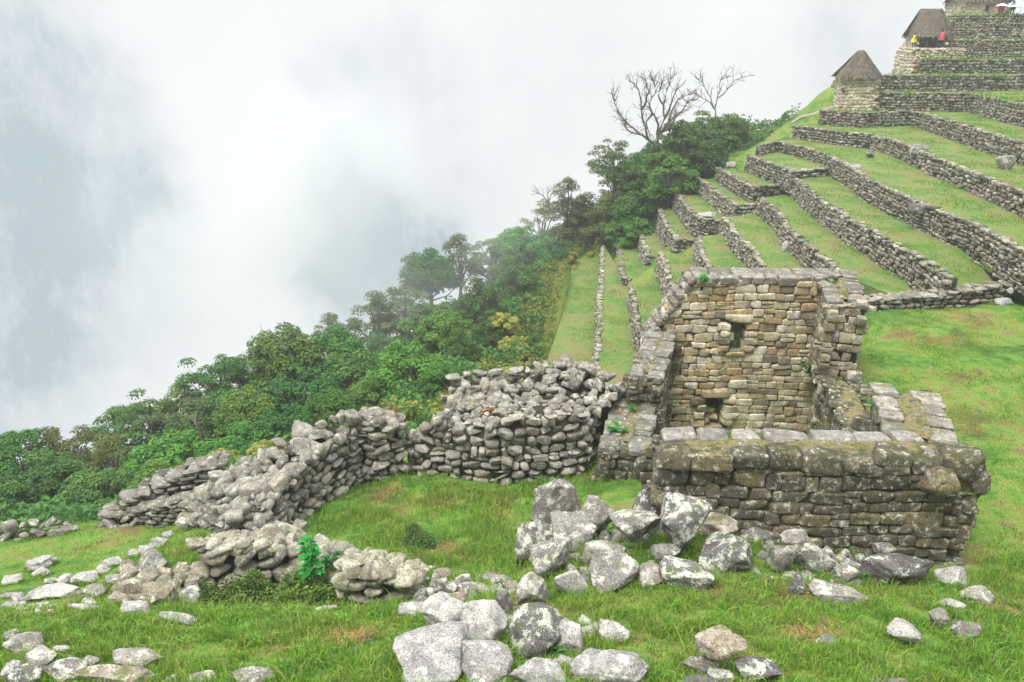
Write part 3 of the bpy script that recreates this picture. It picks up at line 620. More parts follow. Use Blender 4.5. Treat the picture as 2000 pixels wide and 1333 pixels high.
# right side wall: tall stub at the back, low middle flush with the lawn, thick block at the front corner
tanm = stone_mat('pale_corner_stone', [(.42, .36, .27), (.30, .26, .19), (.52, .46, .37), (.24, .21, .15), (.36, .30, .20)], .35, (.68, .67, .6), .5, (.05, .045, .03), .12, (.10, .09, .03), sc=1.4, stain=.35, scol=(.18, .13, .06))
sp = Soup(); block(sp, (10.15, 21.95), (10.9, 24.9), 1.15, 1.2, -10.3, -7.6, -7.45, .46, .30, rough=.04, topmat=2)
lay(sp, np.array([[10.35, 23.9, -13.2, -7.5], [9.6, 21.9, -13.2, -10.1]]), 1, .4, .26, .3, protos=BLK, rough=.05, gap=1.02)
hp(sp, 'side_wall', [tanm, M['core'], M['coping']])
sp = Soup(); pm = np.array([[9.7, 22.0, -13.2, -9.95], [9.1, 19.0, -13.2, -9.98], [8.35, 15.4, -13.2, -9.95]])
lay(sp, pm, 1, .42, .27, .3, protos=BLK, rough=.08, gap=1.01); core(sp, pm, 1.0, 1, .07); coping(sp, pm, w=.5, d=.5, h=.12); coping(sp, pm, w=.4, d=.35, h=.08, off=.75, prob=.7); coping(sp, pm, w=.3, d=.3, h=.08, off=.4, prob=.4)
hp(sp, 'side_wall', [M['front'], M['core'], M['coping']])
sp = Soup(); block(sp, (8.42, 13.9), (9.1, 16.1), 1.32, 1.32, -10.6, -7.78, -7.72, .5, .32, rough=.05, topmat=2, capw=.6)
hp(sp, 'side_wall', [M['front'], M['core'], M['coping']])
# front wall
sp = Soup()
fa, fb = np.array([2.98, 13.25]), np.array([9.12, 12.98])
pF = np.array([[fa[0]-.05, fa[1], -10.9, -8.0], [fa[0]+.5, fa[1], -10.9, -7.9], [6, 13.1, -10.7, -7.86], [*fb, -10.4, -7.86]])
lay(sp, pF, 1, .47, .31, .36, batter=.07, protos=BLK, rough=.045, gap=1.03)
core(sp, pF, 1.15, 1, .08, .07)
lay(sp, pF[::-1]+np.array([0, 1.15, -2.3, 0]), 1, .5, .3, .3, protos=BLK, rough=.05, gap=1.02)
lay(sp, np.array([[9.12, 12.98, -10.5, -7.9], [9.3, 14.1, -10.5, -7.85]]), 1, .5, .32, .3, batter=.07, protos=BLK, rough=.04, gap=1.01)
lay(sp, np.array([[2.98, 14.4, -11, -7.95], [2.93, 13.25, -11, -7.95]]), 1, .5, .32, .3, batter=.05, protos=BLK, rough=.06, gap=1.01)
x = 2.95
while x < 9.0:                                                       # heavy blocks along the front edge
    ww = rng.uniform(.42, .85); stone(sp, BLK, (x+ww/2, 13.36-.03*x*.5+rng.uniform(-.03, .03), -7.80+rng.uniform(-.05, .05)), (ww/2*1.0, .24, rng.uniform(.14, .22)), rotz(rng.normal(-.04, .05))@roty(rng.normal(0, .05))); x += ww
stone(sp, MID, (8.25, 12.86, -8.02), (.22, .42, .26), rotz(.15)@rotx(-.35))
stone(sp, MID, (8.78, 13.12, -7.78), (.38, .34, .26), rotz(-.3))
stone(sp, MID, (9.15, 13.3, -8.15), (.26, .4, .3), rotz(.2))
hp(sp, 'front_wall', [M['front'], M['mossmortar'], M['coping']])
sp = Soup(); x = 3.1
while x < 8.0:
    ww = rng.uniform(.55, 1.05); stone(sp, BLK, (x+ww/2, 14.12-.02*x+rng.uniform(-.03, .03), -7.80+rng.uniform(-.05, .05)), (ww/2*.97, .28*rng.uniform(.8, 1.15), .13), rotz(rng.normal(-.04, .09))@rotx(rng.normal(.05, .05))@roty(rng.normal(0, .05))); x += ww
hp(sp, 'cap_slab', [stone_mat('smooth_pinkish_slab', [(.24, .225, .21), (.28, .265, .25), (.18, .17, .16)], .25, (.52, .52, .46), .8, sc=1.9, bump=.4)])
def turf_strip(c, hw, name='turf_cap', m_=None, hgt=.07, parent=None):
    """a dry turf cushion along the middle of a wall top; c rows: x, y, z"""
    p, t = resample(np.array(c, float), .12); T = np.gradient(p[:, :2], axis=0); T /= np.linalg.norm(T, axis=1)[:, None]; N = np.stack([T[:, 1], -T[:, 0]], 1); V = []; m = 9
    for i in range(len(p)):
        w_ = hw*(1+.35*noise.noise(Vector((p[i][0]*1.5, p[i][1]*1.5, 3))))*min(1, .35+t[i]*2, .35+(t[-1]-t[i])*2)
        for j in range(m):
            s_ = -1+2*j/(m-1); q = p[i][:2]+N[i]*w_*s_; zz = p[i][2]+hgt*(1-s_**4)+.03*noise.noise(Vector((q[0]*5, q[1]*5, 1)))-(.1 if abs(s_) == 1 else 0); V.append([*q, zz])
    n = len(p); F_ = [[i*m+j, (i+1)*m+j, (i+1)*m+j+1, i*m+j+1] for i in range(n-1) for j in range(m-1)]
    s2 = Soup(); s2.add(V, F_); return s2
m_, t_, b__ = mat('dry_turf'); g_ = nd(t_, 'ShaderNodeNewGeometry'); n_ = noise_(t_, g_.outputs['Position'], 3.5, 8, .75)
t_.links.new(ramp(t_, n_.outputs['Fac'], [(.36, (.06, .085, .025)), (.46, (.15, .14, .055)), (.54, (.27, .23, .11)), (.60, (.12, .10, .06)), (.66, (.28, .26, .20))]), b__.inputs['Base Color'])
bp2 = nd(t_, 'ShaderNodeBump'); bp2.inputs['Strength'].default_value = 1; bp2.inputs['Distance'].default_value = .04; n6 = noise_(t_, g_.outputs['Position'], 26, 5, .7); t_.links.new(n6.outputs['Fac'], bp2.inputs['Height']); t_.links.new(bp2.outputs[0], b__.inputs['Normal']); M['dryturf'] = m_
TURFCAPS = [([(3.5, 13.78, -7.75), (6, 13.66, -7.73), (8.5, 13.55, -7.72)], .25), ([(8.45, 13.9, -7.76), (9.05, 15.9, -7.70)], .30), ([(10.25, 22.4, -7.60), (10.8, 24.2, -7.52)], .2), ([(3.1, 18.4, -10.33), (3.7, 20.5, -10.30)], .2), ([(4.0, 20.9, -9.40), (4.95, 23.6, -9.3)], .16), ([(9.15, 16.4, -9.98), (9.6, 18.8, -10.0), (10.15, 21.6, -9.98)], .42)]
for c, hw in TURFCAPS:
    s5 = turf_strip(c, hw); q5, _ = resample(np.array(c, float), .16)
    for p5 in q5:
        if rng.random() < .55: stone(s5, MID, (p5[0]+rng.normal()*hw*.6, p5[1]+rng.normal()*hw*.5, p5[2]+.05), (rng.uniform(.04, .11), rng.uniform(.04, .10), .045), rotz(rng.uniform(0, 3)), 1)
    hp(s5, 'turf_cap', [M['dryturf'], M['coping']])
sp = Soup(); V = np.array([[2.9, 13.9, HF], [9.2, 13.9, HF], [10.4, 24.1, HF], [5.0, 24.1, HF]]); sp.add(V, [[0, 1, 2, 3]]); tag(sp.build('floor', M['ground'], smooth=False), kind='structure')
# loose slab leaning on the front wall's left end
# ================================================================ tumbled rubble walls
def heap(sp, A, B_, size=.5, protos=None, bulge=0.0, dens=1.0, mi=0, flatten=.62, jit=.12):
    """stones heaped over a surface spanned by two lines of points (x,y,z), with an earth body under them"""
    P = protos or MID; A = np.array(A, float); B_ = np.array(B_, float)
    LA = max(np.linalg.norm(np.diff(A[:, :2], axis=0), axis=1).sum(), .5); n = max(int(LA/size*1.45*dens), 2)
    def at(L, t): i = np.linspace(0, 1, len(L)); return np.array([np.interp(t, i, L[:, k]) for k in range(3)])
    for i in range(n):
        t0 = (i+.5)/n; W = np.linalg.norm((at(A, t0)-at(B_, t0))[:2]); m = max(int(W/size*1.45*dens), 1)
        for j in range(m+1):
            tt = np.clip(t0+rng.uniform(-.4, .4)/n, 0, 1); s = np.clip((j+rng.uniform(-.4, .4))/m, 0, 1); p = at(A, tt)*(1-s)+at(B_, tt)*s; p[2] += bulge*math.sin(math.pi*s)+rng.uniform(-.8, .8)*jit
            k = size*rng.uniform(.45, 1.2)*.5
            stone(sp, P, p, (k*rng.uniform(.9, 1.35), k*rng.uniform(.7, 1.1), k*flatten*rng.uniform(.8, 1.3)), rotz(rng.uniform(0, 6.28))@rotx(rng.normal(0, .45))@roty(rng.normal(0, .45)), mi)
    m = 10; V = []
    for i in range(n+1):
        for j in range(m+1):
            a, b_ = at(A, i/n), at(B_, i/n); s = j/m; p = a*(1-s)+b_*s; V.append([p[0], p[1], p[2]+bulge*math.sin(math.pi*s)-.2])
    sp.add(V, [[i*(m+1)+j, (i+1)*(m+1)+j, (i+1)*(m+1)+j+1, i*(m+1)+j+1] for i in range(n) for j in range(m)], 1)
    V = np.array(V); n1 = len(V); cc = V.mean(0); V[:, :2] = cc[:2]+(V[:, :2]-cc[:2])*.84; V2 = V.copy(); V2[:, 2] -= 1.6
    rim = [i*(m+1) for i in range(n+1)]+[n*(m+1)+j for j in range(1, m+1)]+[i*(m+1)+m for i in range(n-1, -1, -1)]+[j for j in range(m-1, 0, -1)]
    sp.add(np.r_[V, V2], [[rim[i], rim[(i+1) % len(rim)], n1+rim[(i+1) % len(rim)], n1+rim[i]] for i in range(len(rim))], 1)
def P3(u, v, z): return tuple(pz(u, v, z))
def facepath(rows):
    """rows: base pixel u,v, level z, and the pixel height of the top edge"""
    out = []
    for u, v, z, vt in rows:
        p = pz(u, v, z); out.append([p[0], p[1], z-.2, zray(u, vt, p[1]+.05)])
    return np.array(out)
# curved wall in the middle
sp = Soup(); p = facepath([(790, 908, -11.4, 862), (850, 922, -11.4, 846), (960, 938, -11.45, 830), (1060, 936, -11.45, 815), (1140, 925, -11.5, 812)])
lay(sp, p, 1, .34, .22, .36, batter=.12, protos=MID, rough=.16, gap=1.0, topj=.08); core(sp, p, 1.0, 1, .12, .12)
p2 = facepath([(1143, 922, -11.5, 812), (1165, 875, -11.55, 790), (1198, 818, -11.7, 765)])
lay(sp, p2, 1, .34, .21, .36, batter=.1, protos=MID, rough=.14, gap=1.0, topj=.06); core(sp, p2, 1.0, 1, .11, .1)
top = [(p_[0], p_[1]+.25, p_[3]) for p_ in p]
back = [P3(850, 830, -9.9), P3(880, 800, -9.95), P3(930, 790, -10.1), P3(1010, 785, -10.1), P3(1120, 790, -9.9)]
heap(sp, top, back, .36, bulge=-.05)
back2 = [P3(880, 795, -9.9), P3(905, 760, -9.8), P3(960, 752, -9.85), P3(1040, 750, -9.8), P3(1110, 745, -9.7)]
heap(sp, back, back2, .36, bulge=-.12)
hump0 = [P3(1040, 765, -9.75), P3(1100, 785, -9.85), P3(1150, 800, -9.9), P3(1195, 790, -10.0)]
hump1 = [P3(1048, 712, -9.45), P3(1100, 706, -9.35), P3(1160, 726, -9.5), P3(1215, 757, -9.9)]
heap(sp, hump0, hump1, .38, bulge=.12)
bp0 = facepath([(1000, 745, -11, 735), (1050, 712, -11, 712), (1110, 700, -11, 700), (1170, 720, -11, 722), (1218, 750, -11, 752)])
pf = [P3(872, 775, -10.4), P3(905, 768, -10.4), P3(1040, 762, -10.4)]; pfp = np.array([[*x[:2], -10.6, -9.8] for x in pf]); lay(sp, pfp, 1, .4, .2, .3, protos=MID, rough=.14, topj=.08)
tag(sp.build('rubble_wall', [M['rubble'], M['core']]), 'thick curved rubble wall with a domed heap at its far right', 'rubble wall')
# link piece beside it
sp = Soup(); p = facepath([(700, 918, -11.4, 832), (745, 930, -11.45, 830), (788, 915, -11.4, 838)])
lay(sp, p, 1, .33, .21, .36, batter=.06, protos=MID, rough=.2, gap=1.0, topj=.1); core(sp, p, .8, 1, .12, .06); heap(sp, [(q[0], q[1]+.15, q[3]+.03) for q in p], [(q[0], q[1]+.75, q[3]) for q in p], .4)
tag(sp.build('rubble_wall', [M['rubble'], M['core']]), 'short recessed rubble wall between the long wall and the curved wall', 'rubble wall')
# long tumbled wall
sp = Soup(); p = facepath([(528, 1055, -11.15, 985), (580, 1012, -11.3, 935), (640, 968, -11.4, 885), (702, 922, -11.4, 838)])
lay(sp, p, 1, .31, .21, .36, batter=.14, protos=MID, rough=.18, gap=1.0, topj=.1); core(sp, p, .9, 1, .12, .14)
A_ = [(q[0]-.1, q[1]+.15, q[3]+.02) for q in p]; B2 = [P3(372, 1035, -11.3), P3(400, 965, -10.9), P3(450, 925, -10.5), P3(540, 876, -9.95), P3(645, 820, -9.75), P3(690, 822, -9.8)]
heap(sp, A_, B2, .46, dens=1.3, bulge=.14, flatten=.7, jit=.14)
e = facepath([(380, 1052, -11.5, 1010), (450, 1062, -11.3, 1015), (528, 1060, -11.15, 985)]); lay(sp, e, 1, .5, .32, .4, batter=.4, protos=MID, rough=.25, gap=1.0); core(sp, e, .8, 1, .2, .3)
heap(sp, [P3(375, 1045, -11.5), P3(450, 1058, -11.3), P3(525, 1055, -11.1)], [P3(400, 1000, -10.9), P3(460, 990, -10.5), P3(530, 985, -10.25)], .6, flatten=.7)
o = [P3(372, 1035, -11.5), P3(400, 965, -10.9), P3(450, 925, -10.5), P3(540, 876, -9.95), P3(645, 820, -9.75)]; heap(sp, o, [(q[0]-1.1, q[1]+.9, q[2]-1.3) for q in o], .55)
tag(sp.build('rubble_wall', [M['rubble'], M['core']]), 'long tumbled wall of big grey stones left of the grassy court', 'rubble wall')
# outer thin walls
sp = Soup(); p = facepath([(200, 1032, -12.4, 1012), (250, 1030, -12.4, 985), (330, 1010, -12.3, 945), (395, 995, -12.2, 918), (440, 985, -12.1, 910)])
lay(sp, p, 1, .34, .15, .3, protos=MID, rough=.07, topj=.03); core(sp, p, .7, 1); coping(sp, p, w=.4, d=.6, h=.07); coping(sp, p, w=.4, d=.5, h=.07, off=.35)
tag(sp.build('thin_wall', [M['rubble'], M['core']]), 'thin coursed wall sloping down to the left beside the trees', 'stone wall')
sp = Soup(); p = facepath([(258, 1034, -12.3, 1000), (320, 1034, -12.2, 990), (400, 1034, -12.0, 988)])
lay(sp, p, 1, .30, .13, .3, protos=MID, rough=.06, topj=.03); core(sp, p, .7, 1); coping(sp, p, w=.36, d=.5, h=.06); coping(sp, p, w=.36, d=.5, h=.06, off=.3)
tag(sp.build('thin_wall', [M['rubble'], M['core']]), 'low flat-topped coursed wall in front of the sloping thin wall', 'stone wall')
sp = Soup(); heap(sp, [P3(178, 1034, -12.3), P3(225, 1034, -12.3), P3(262, 1034, -12.2)], [P3(195, 1020, -12.15), P3(235, 1008, -12.0), P3(262, 1000, -11.9)], .32, dens=1.1)
tag(sp.build('stone_pile', [M['rubble'], M['core']]), 'small pile of stones at the left foot of the sloping thin wall', 'stone pile')
sp = Soup(); heap(sp, [P3(-60, 1062, -12.4), P3(60, 1056, -12.4), P3(135, 1036, -12.4)], [P3(-60, 1034, -12.2), P3(60, 1022, -12.0), P3(138, 1026, -12.3)], .36, dens=1.1, bulge=.08)
tag(sp.build('rubble_wall', [M['rubble'], M['core']]), 'low broken line of stones at the left edge below the forest', 'rubble wall')
# pit rim wall and the block beside it
rim = stone_mat('pit_rim_stone', [(.36, .34, .28), (.28, .265, .22), (.42, .40, .33), (.24, .22, .17), (.38, .33, .26)], .36, (.56, .57, .46), .95, moss=.22, mcol=(.12, .14, .05), sc=1.7, bump=.5)
sp = Soup(); p = facepath([(388, 1150, -10.5, 1072), (450, 1158, -10.7, 1068), (520, 1150, -10.7, 1075), (590, 1138, -10.7, 1085)])
lay(sp, p, 1, .44, .3, .4, batter=.12, protos=MID, rough=.15, gap=1.0, topj=.08); core(sp, p, .9, 1, .16, .1, drop=.35)
heap(sp, [(q[0], q[1]+.2, q[3]) for q in p], [P3(400, 1066, -10.2), P3(460, 1050, -10.3), P3(530, 1045, -10.4), P3(600, 1035, -10.5)], .38, flatten=.8)
tag(sp.build('rubble_wall', [rim, M['earth']]), 'lichened rubble wall standing at the back of the grassy pit', 'rubble wall')
sp = Soup(); p = facepath([(560, 1142, -10.6, 1085), (620, 1130, -10.5, 1098), (672, 1120, -10.3, 1105)])
heap(sp, [(q[0], q[1]-.25, q[2]+.35) for q in p], [P3(560, 1052, -10.4), P3(630, 1062, -10.35), P3(700, 1078, -10.2)], .46, bulge=.15, flatten=.75)
tag(sp.build('stone_pile', [rim, M['core']]), 'sloping pile of stones behind the tall leafy weed', 'stone pile')
sp = Soup(); p = facepath([(668, 1205, -9.75, 1112), (730, 1208, -9.6, 1108), (800, 1196, -9.6, 1128)])
lay(sp, p, 1, .5, .3, .42, batter=.05, protos=MID, rough=.12, gap=1.0, topj=.05); core(sp, p, .7, 1, .16, .05, drop=.35)
p2 = facepath([(664, 1180, -10.1, 1095), (668, 1205, -9.75, 1112)]); lay(sp, p2[:], 1, .45, .3, .4, protos=MID, rough=.1)
heap(sp, [(q[0], q[1]+.12, q[3]-.05) for q in p], [P3(690, 1082, -9.5), P3(760, 1090, -9.5), P3(825, 1118, -9.6)], .38, flatten=.8)
tag(sp.build('rubble_wall', [rim, M['earth']]), 'square stump of rubble wall at the right end of the pit', 'rubble wall')
# ================================================================ boulders
def boulder(u, vb, w, h, label, m='boulder', lift=0.0, tilt=0.0, yaw=None, depthk=.8, cat='boulder', sink=.2, group=None):
    """one loose rock: u = middle, vb = lowest pixel, w,h = size in photo pixels"""
    k_ = 1.12 if (1005 < u < 1650 and vb < 1195) or (195 < u < 400 and 1075 < vb < 1215) else 1; m = {'boulder': ('boulder', 'boulderd', 'boulderw')[int(rng.choice(3, p=[.5, .3, .2]))]}.get(m, m); m = 'boulderw' if (' tan ' in ' '+label or 'yellow' in label or 'cream' in label) else 'boulder' if ('white' in label or 'tallest pale' in label) else m; w, h = w*(1.06 if w < 90 else .97)*k_, h*1.14*(1+(k_-1)*.5); hit = ghit(u, min(vb, 1400), lift); c = depth(hit); wm = w*c/FPX; hm = h*c/FPX
    a = math.atan2(-hit[2], hit[1]); D = depthk*min(wm, hm*1.3); H = max((hm-D*math.sin(a)*.75)/math.cos(a), .35*hm)
    V, Fq = HIG[rng.integers(len(HIG))]; yaw = rng.uniform(-.25, .25)+(math.pi if rng.random() < .5 else 0) if yaw is None else yaw
    V = V*np.array([wm/2*1.03, D/2, H/2])*1.0; V = V@rotz(yaw).T@roty(-R(tilt)).T
    x0, x1 = V[:, 0].min(), V[:, 0].max(); V[:, 0] *= wm/(x1-x0)
    g = hit[2]
    ctr = Vector((hit[0], hit[1]+D/2, g-sink*H)); V[:, 2] -= V[:, 2].min()
    sp = Soup(); sp.add(V, Fq); o = sp.build('boulder', M[m] if isinstance(m, str) else m); o.location = ctr
    tag(o, label, cat, group or 'loose stones lying in the grass'); BOULD.append((ctr.x, ctr.y, wm/2, lift < .05, D/2)); return o
BOULD = []
FC = 'rock pile at the bottom centre'
B = boulder
B(842, 1350, 158, 112, 'wide pale slab at the lower left corner of the bottom centre rock pile', 'slab', depthk=1.1)
B(947, 1350, 116, 84, 'smooth blue-grey slab between two speckled slabs at the bottom edge', 'slab', depthk=1.0)
B(862, 1262, 102, 92, 'grey speckled slab at the back left of the bottom centre rock pile', 'slab', depthk=1.0)
B(945, 1278, 100, 98, 'pale slab leaning over a small dark hollow', 'slab', depthk=1.0)
B(1052, 1292, 116, 106, 'big rounded pale boulder in the middle of the bottom centre rock pile', 'boulder')
B(1052, 1352, 118, 62, 'pinkish pale slab cut by the bottom edge of the photo', 'slab')
B(1195, 1346, 170, 72, 'long rounded horizontal boulder at the bottom edge', 'slab', tilt=3)
B(1112, 1285, 56, 64, 'upright narrow grey stone right of the big rounded boulder', 'slab')
B(1150, 1260, 54, 38, 'small flat stone between the narrow stone and the pointed stone', 'slab')
B(1201, 1266, 60, 50, 'pointed grey stone at the right end of the rock pile in the grass', 'slab', tilt=-18)
B(983, 1210, 36, 62, 'dark upright stone behind the pale leaning slab', 'darkrock')
B(1038, 1190, 56, 64, 'egg-shaped grey stone standing beside brown dry grass', 'boulder', tilt=8)
B(1114, 1166, 58, 52, 'thin grey slab tilted upright in the grass', 'slab', tilt=35, depthk=.4)
B(1077, 1136, 74, 66, 'long dark grey stone leaning up to the right', 'boulder', tilt=32)
B(1036, 1104, 52, 80, 'tall narrow speckled stone at the left edge of the rubble heap', 'boulder')
B(1086, 1042, 94, 118, 'tallest pale grey boulder standing at the top left of the rubble heap', 'boulder', lift=.15)
B(1060, 1080, 56, 60, 'speckled stone under the tallest boulder', 'boulder')
B(1122, 1080, 78, 74, 'rounded white-crusted boulder below the tallest boulder', 'boulder')
B(1166, 1042, 74, 68, 'pinkish lichened boulder behind the white block', 'boulder', lift=.2)
B(1244, 1066, 94, 72, 'bright white lichen-covered block at the top of the rubble heap', 'boulder', lift=.25)
B(1178, 1104, 78, 48, 'broken white-spotted stone below the white block', 'boulder')
B(1334, 1084, 88, 110, 'tall leaning grey boulder against the front wall of the ruin', 'boulder', tilt=-28, lift=.2)
B(1303, 1108, 48, 48, 'small round speckled stone under the leaning boulder', 'boulder')
B(1402, 1052, 76, 48, 'yellowish lichened stone touching the mossy front wall', 'boulder', lift=.15)
B(1428, 1132, 116, 88, 'large dark-bellied boulder in the middle of the rubble heap', 'boulder')
B(1205, 1162, 92, 66, 'wedge-shaped pinkish boulder pointing down into the grass', 'boulder', tilt=10)
B(1276, 1152, 50, 46, 'small pale stone between two big front boulders', 'boulder')
B(1347, 1160, 100, 68, 'broad pyramid boulder at the front of the heap', 'boulder', tilt=-6)
B(1490, 1068, 72, 40, 'flat stone with grass growing over it by the wall', 'boulder')
B(1528, 1126, 44, 62, 'white-capped narrow stone right of the dark-bellied boulder', 'boulder')
B(1560, 1082, 50, 46, 'round white stone near the wall, right part of heap', 'boulder')
B(1596, 1128, 68, 70, 'tall white double-humped boulder', 'boulder')
B(1557, 1172, 30, 52, 'thin dark stone stuck slanting in brown grass', 'darkrock', tilt=-35)
B(1645, 1186, 102, 46, 'flat bright white stone lying in the grass', 'boulder', tilt=-3)
B(1658, 1144, 54, 46, 'roundish white stone beside a dark green leafy weed', 'boulder')
B(1735, 1087, 44, 30, 'small white stone perched on the dark triangular rock', 'boulder', lift=.22)
B(1766, 1152, 156, 72, 'largest dark triangular rock before the ruin wall', 'darkrock', tilt=-8)
B(1868, 1152, 52, 42, 'grey angular stone right of the dark triangular rock', 'slab', tilt=12)
B(1918, 1188, 68, 40, 'dark stone with white lichen spots at the right', 'darkrock')
B(1867, 1199, 46, 28, 'small pale flat stone above the greenish stone', 'slab', tilt=-10)
B(1839, 1234, 38, 44, 'greenish-white lichened stone in the right grass', 'boulder')
B(1777, 1268, 76, 44, 'pinkish pointed stone slanting in the lower right grass', 'slab', tilt=-28)
B(1899, 1260, 56, 40, 'dark half-buried triangular stone in the lower right grass', 'darkrock', tilt=10)
B(1622, 1272, 42, 28, 'small dark stone sunk in brown grass', 'darkrock')
B(1418, 1300, 106, 72, 'big angular pale boulder on top of the lower right pile', 'boulder', lift=.2, tilt=6)
B(1374, 1322, 72, 36, 'flat lichened stone under the angular boulder', 'boulder')
B(1486, 1346, 92, 56, 'dark grey rock at the bottom edge right of the angular boulder', 'darkrock')
B(1412, 1345, 48, 32, 'small stone cut by the bottom edge under the angular boulder', 'slab')
B(1372, 1352, 70, 30, 'low dark stone at the bottom edge of the lower right pile', 'darkrock')
B(1740, 1346, 96, 20, 'low flat stone just showing at the bottom edge on the right', 'darkrock')
for r in [(817, 1137, 28, 28, 'small upright stone right of the square wall stump'), (862, 1141, 36, 30, 'pointed grey stone at the court edge'), (855, 1171, 36, 36, 'rounded brown-grey stone in the small stone row'),
          (890, 1183, 42, 26, 'yellowish flat stone at the front of the small stone row'), (925, 1173, 40, 38, 'slanted pale stone in the small stone row'), (975, 1146, 62, 26, 'long pale stone at the right of the small stone row'),
          (963, 1172, 44, 28, 'grey stone touching the bottom centre rock pile'), (832, 1176, 28, 24, 'knee-high pale stone just right of the square stump'), (905, 1151, 32, 28, 'dark split stone in the small stone row'), (880, 1150, 18, 16, 'smallest pebble-like stone in the small stone row'),
          (1000, 1160, 26, 24, 'small grey stone left of the egg-shaped stone'), (940, 1137, 22, 16, 'little pale stone on the grass edge of the court'), (845, 1120, 22, 16, 'little stone lodged above the rounded brown-grey stone')]:
    B(*r[:4], r[4], 'boulder')
B(811, 1210, 72, 26, 'flat pale stone ledge in front of the square wall stump', 'slab', depthk=1.3)
for r in [(14, 1257, 32, 26, 'pale stone at the left edge behind the white boulder', 'boulder'), (33, 1287, 68, 52, 'white lichened boulder at the left edge', 'boulder'), (67, 1309, 68, 40, 'brown-grey wedge stone below the left white boulder', 'slab'), (115, 1279, 36, 18, 'small light stone at the tip of the brown wedge stone', 'slab'),
          (16, 1338, 40, 42, 'grey stone in the bottom left corner', 'slab'), (45, 1345, 58, 42, 'round speckled stone in the bottom left corner pile', 'boulder'), (116, 1336, 82, 48, 'split grey boulder in the bottom left pile', 'boulder'), (169, 1316, 36, 32, 'pale egg-like stone with a crack in the bottom left pile', 'boulder'),
          (255, 1314, 110, 46, 'long dark-edged boulder lying in the lower left grass', 'boulder'), (210, 1348, 160, 42, 'broad pale boulder at the bottom edge on the left', 'boulder'), (386, 1346, 66, 32, 'rounded pinkish boulder at the bottom edge', 'boulder'), (485, 1348, 86, 40, 'white boulder at the bottom edge left of centre', 'boulder'), (332, 1345, 30, 24, 'small mossy stone at the bottom edge', 'boulder'),
          (134, 1296, 26, 14, 'little dark stone behind the split grey boulder', 'darkrock'),
          (66, 1119, 50, 32, 'long dark stone lying alone in the left meadow', 'slab'), (98, 1106, 20, 18, 'small stone touching the end of the long dark stone', 'slab'), (74, 1130, 34, 22, 'pale stone leaning in front of the long dark stone', 'slab'), (19, 1145, 36, 20, 'flat grey stone at the left edge of the meadow', 'slab'),
          (95, 1148, 24, 20, 'small white stone at the left of the meadow stone row', 'slab'), (120, 1147, 32, 26, 'pinkish stone in the meadow stone row', 'slab'), (159, 1144, 52, 28, 'broad pale stone in the meadow stone row', 'slab'), (193, 1127, 32, 22, 'flat pale stone uphill in the meadow stone row', 'slab'), (218, 1112, 38, 22, 'smooth stone near the upper end of the meadow stone row', 'slab'),
          (96, 1178, 114, 34, 'long straight-edged slab half sunk in the left grass', 'slab'), (15, 1171, 34, 14, 'thin flat stone at the left edge by the sunken slab', 'slab'), (14, 1197, 32, 24, 'grey flat stone at the left edge below the sunken slab', 'slab'),
          (174, 1174, 48, 32, 'white dome-shaped stone left of the collapsed corner', 'boulder'), (172, 1186, 30, 16, 'small white stone under the dome-shaped one', 'boulder'), (223, 1150, 46, 28, 'dark-faced stone behind the white dome-shaped stone', 'slab'), (256, 1207, 50, 34, 'grey faceted stone at the front of the collapsed corner', 'slab'),
          (221, 1186, 36, 26, 'yellowish slanted stone in the collapsed corner', 'boulder'), (250, 1175, 44, 48, 'tan stone leaning left in the collapsed corner', 'boulder'), (286, 1142, 54, 64, 'tallest grey stone of the collapsed corner', 'boulder'), (320, 1147, 26, 36, 'narrow cream stone beside the tallest grey one', 'boulder'),
          (356, 1148, 42, 38, 'squarish grey stone at the top right of the collapsed corner', 'boulder'), (312, 1194, 44, 52, 'lichened yellow-grey stone at the foot of the collapsed corner', 'boulder'), (273, 1172, 24, 30, 'small wedge in the middle of the collapsed corner', 'boulder'), (370, 1182, 46, 38, 'dark mossy stone at the pit edge', 'boulder'),
          (306, 1074, 32, 26, 'pale stone at the foot of the long tumbled wall', 'slab'), (281, 1085, 26, 18, 'brownish stone below the pale one at the wall foot', 'slab'), (259, 1092, 22, 17, 'small grey stone in the upward row to the long wall', 'slab'), (326, 1054, 22, 16, 'tiny stone near the corner of the long wall', 'slab'), (354, 1040, 32, 28, 'whitish stone at the left end of the long tumbled wall', 'boulder'),
          (347, 1222, 88, 22, 'pale flat rock surface showing through the turf', 'slab'), (172, 1196, 98, 14, 'thin pale ledge of rock along the turf edge', 'slab'), (335, 1170, 30, 30, 'grey stone low in the gap of the collapsed corner', 'boulder'), (296, 1180, 26, 24, 'brown stone low in the collapsed corner', 'boulder'), (408, 1040, 30, 22, 'loose stone on the long wall foot', 'slab'),
          (564, 1175, 16, 22, 'small bright white stone in the pit', 'boulder'), (636, 1196, 40, 12, 'flat grey stone at the front edge of the pit', 'slab'), (700, 1140, 14, 10, 'tiny pebble left of the stump', 'slab')]:
    B(*r[:5], r[5])
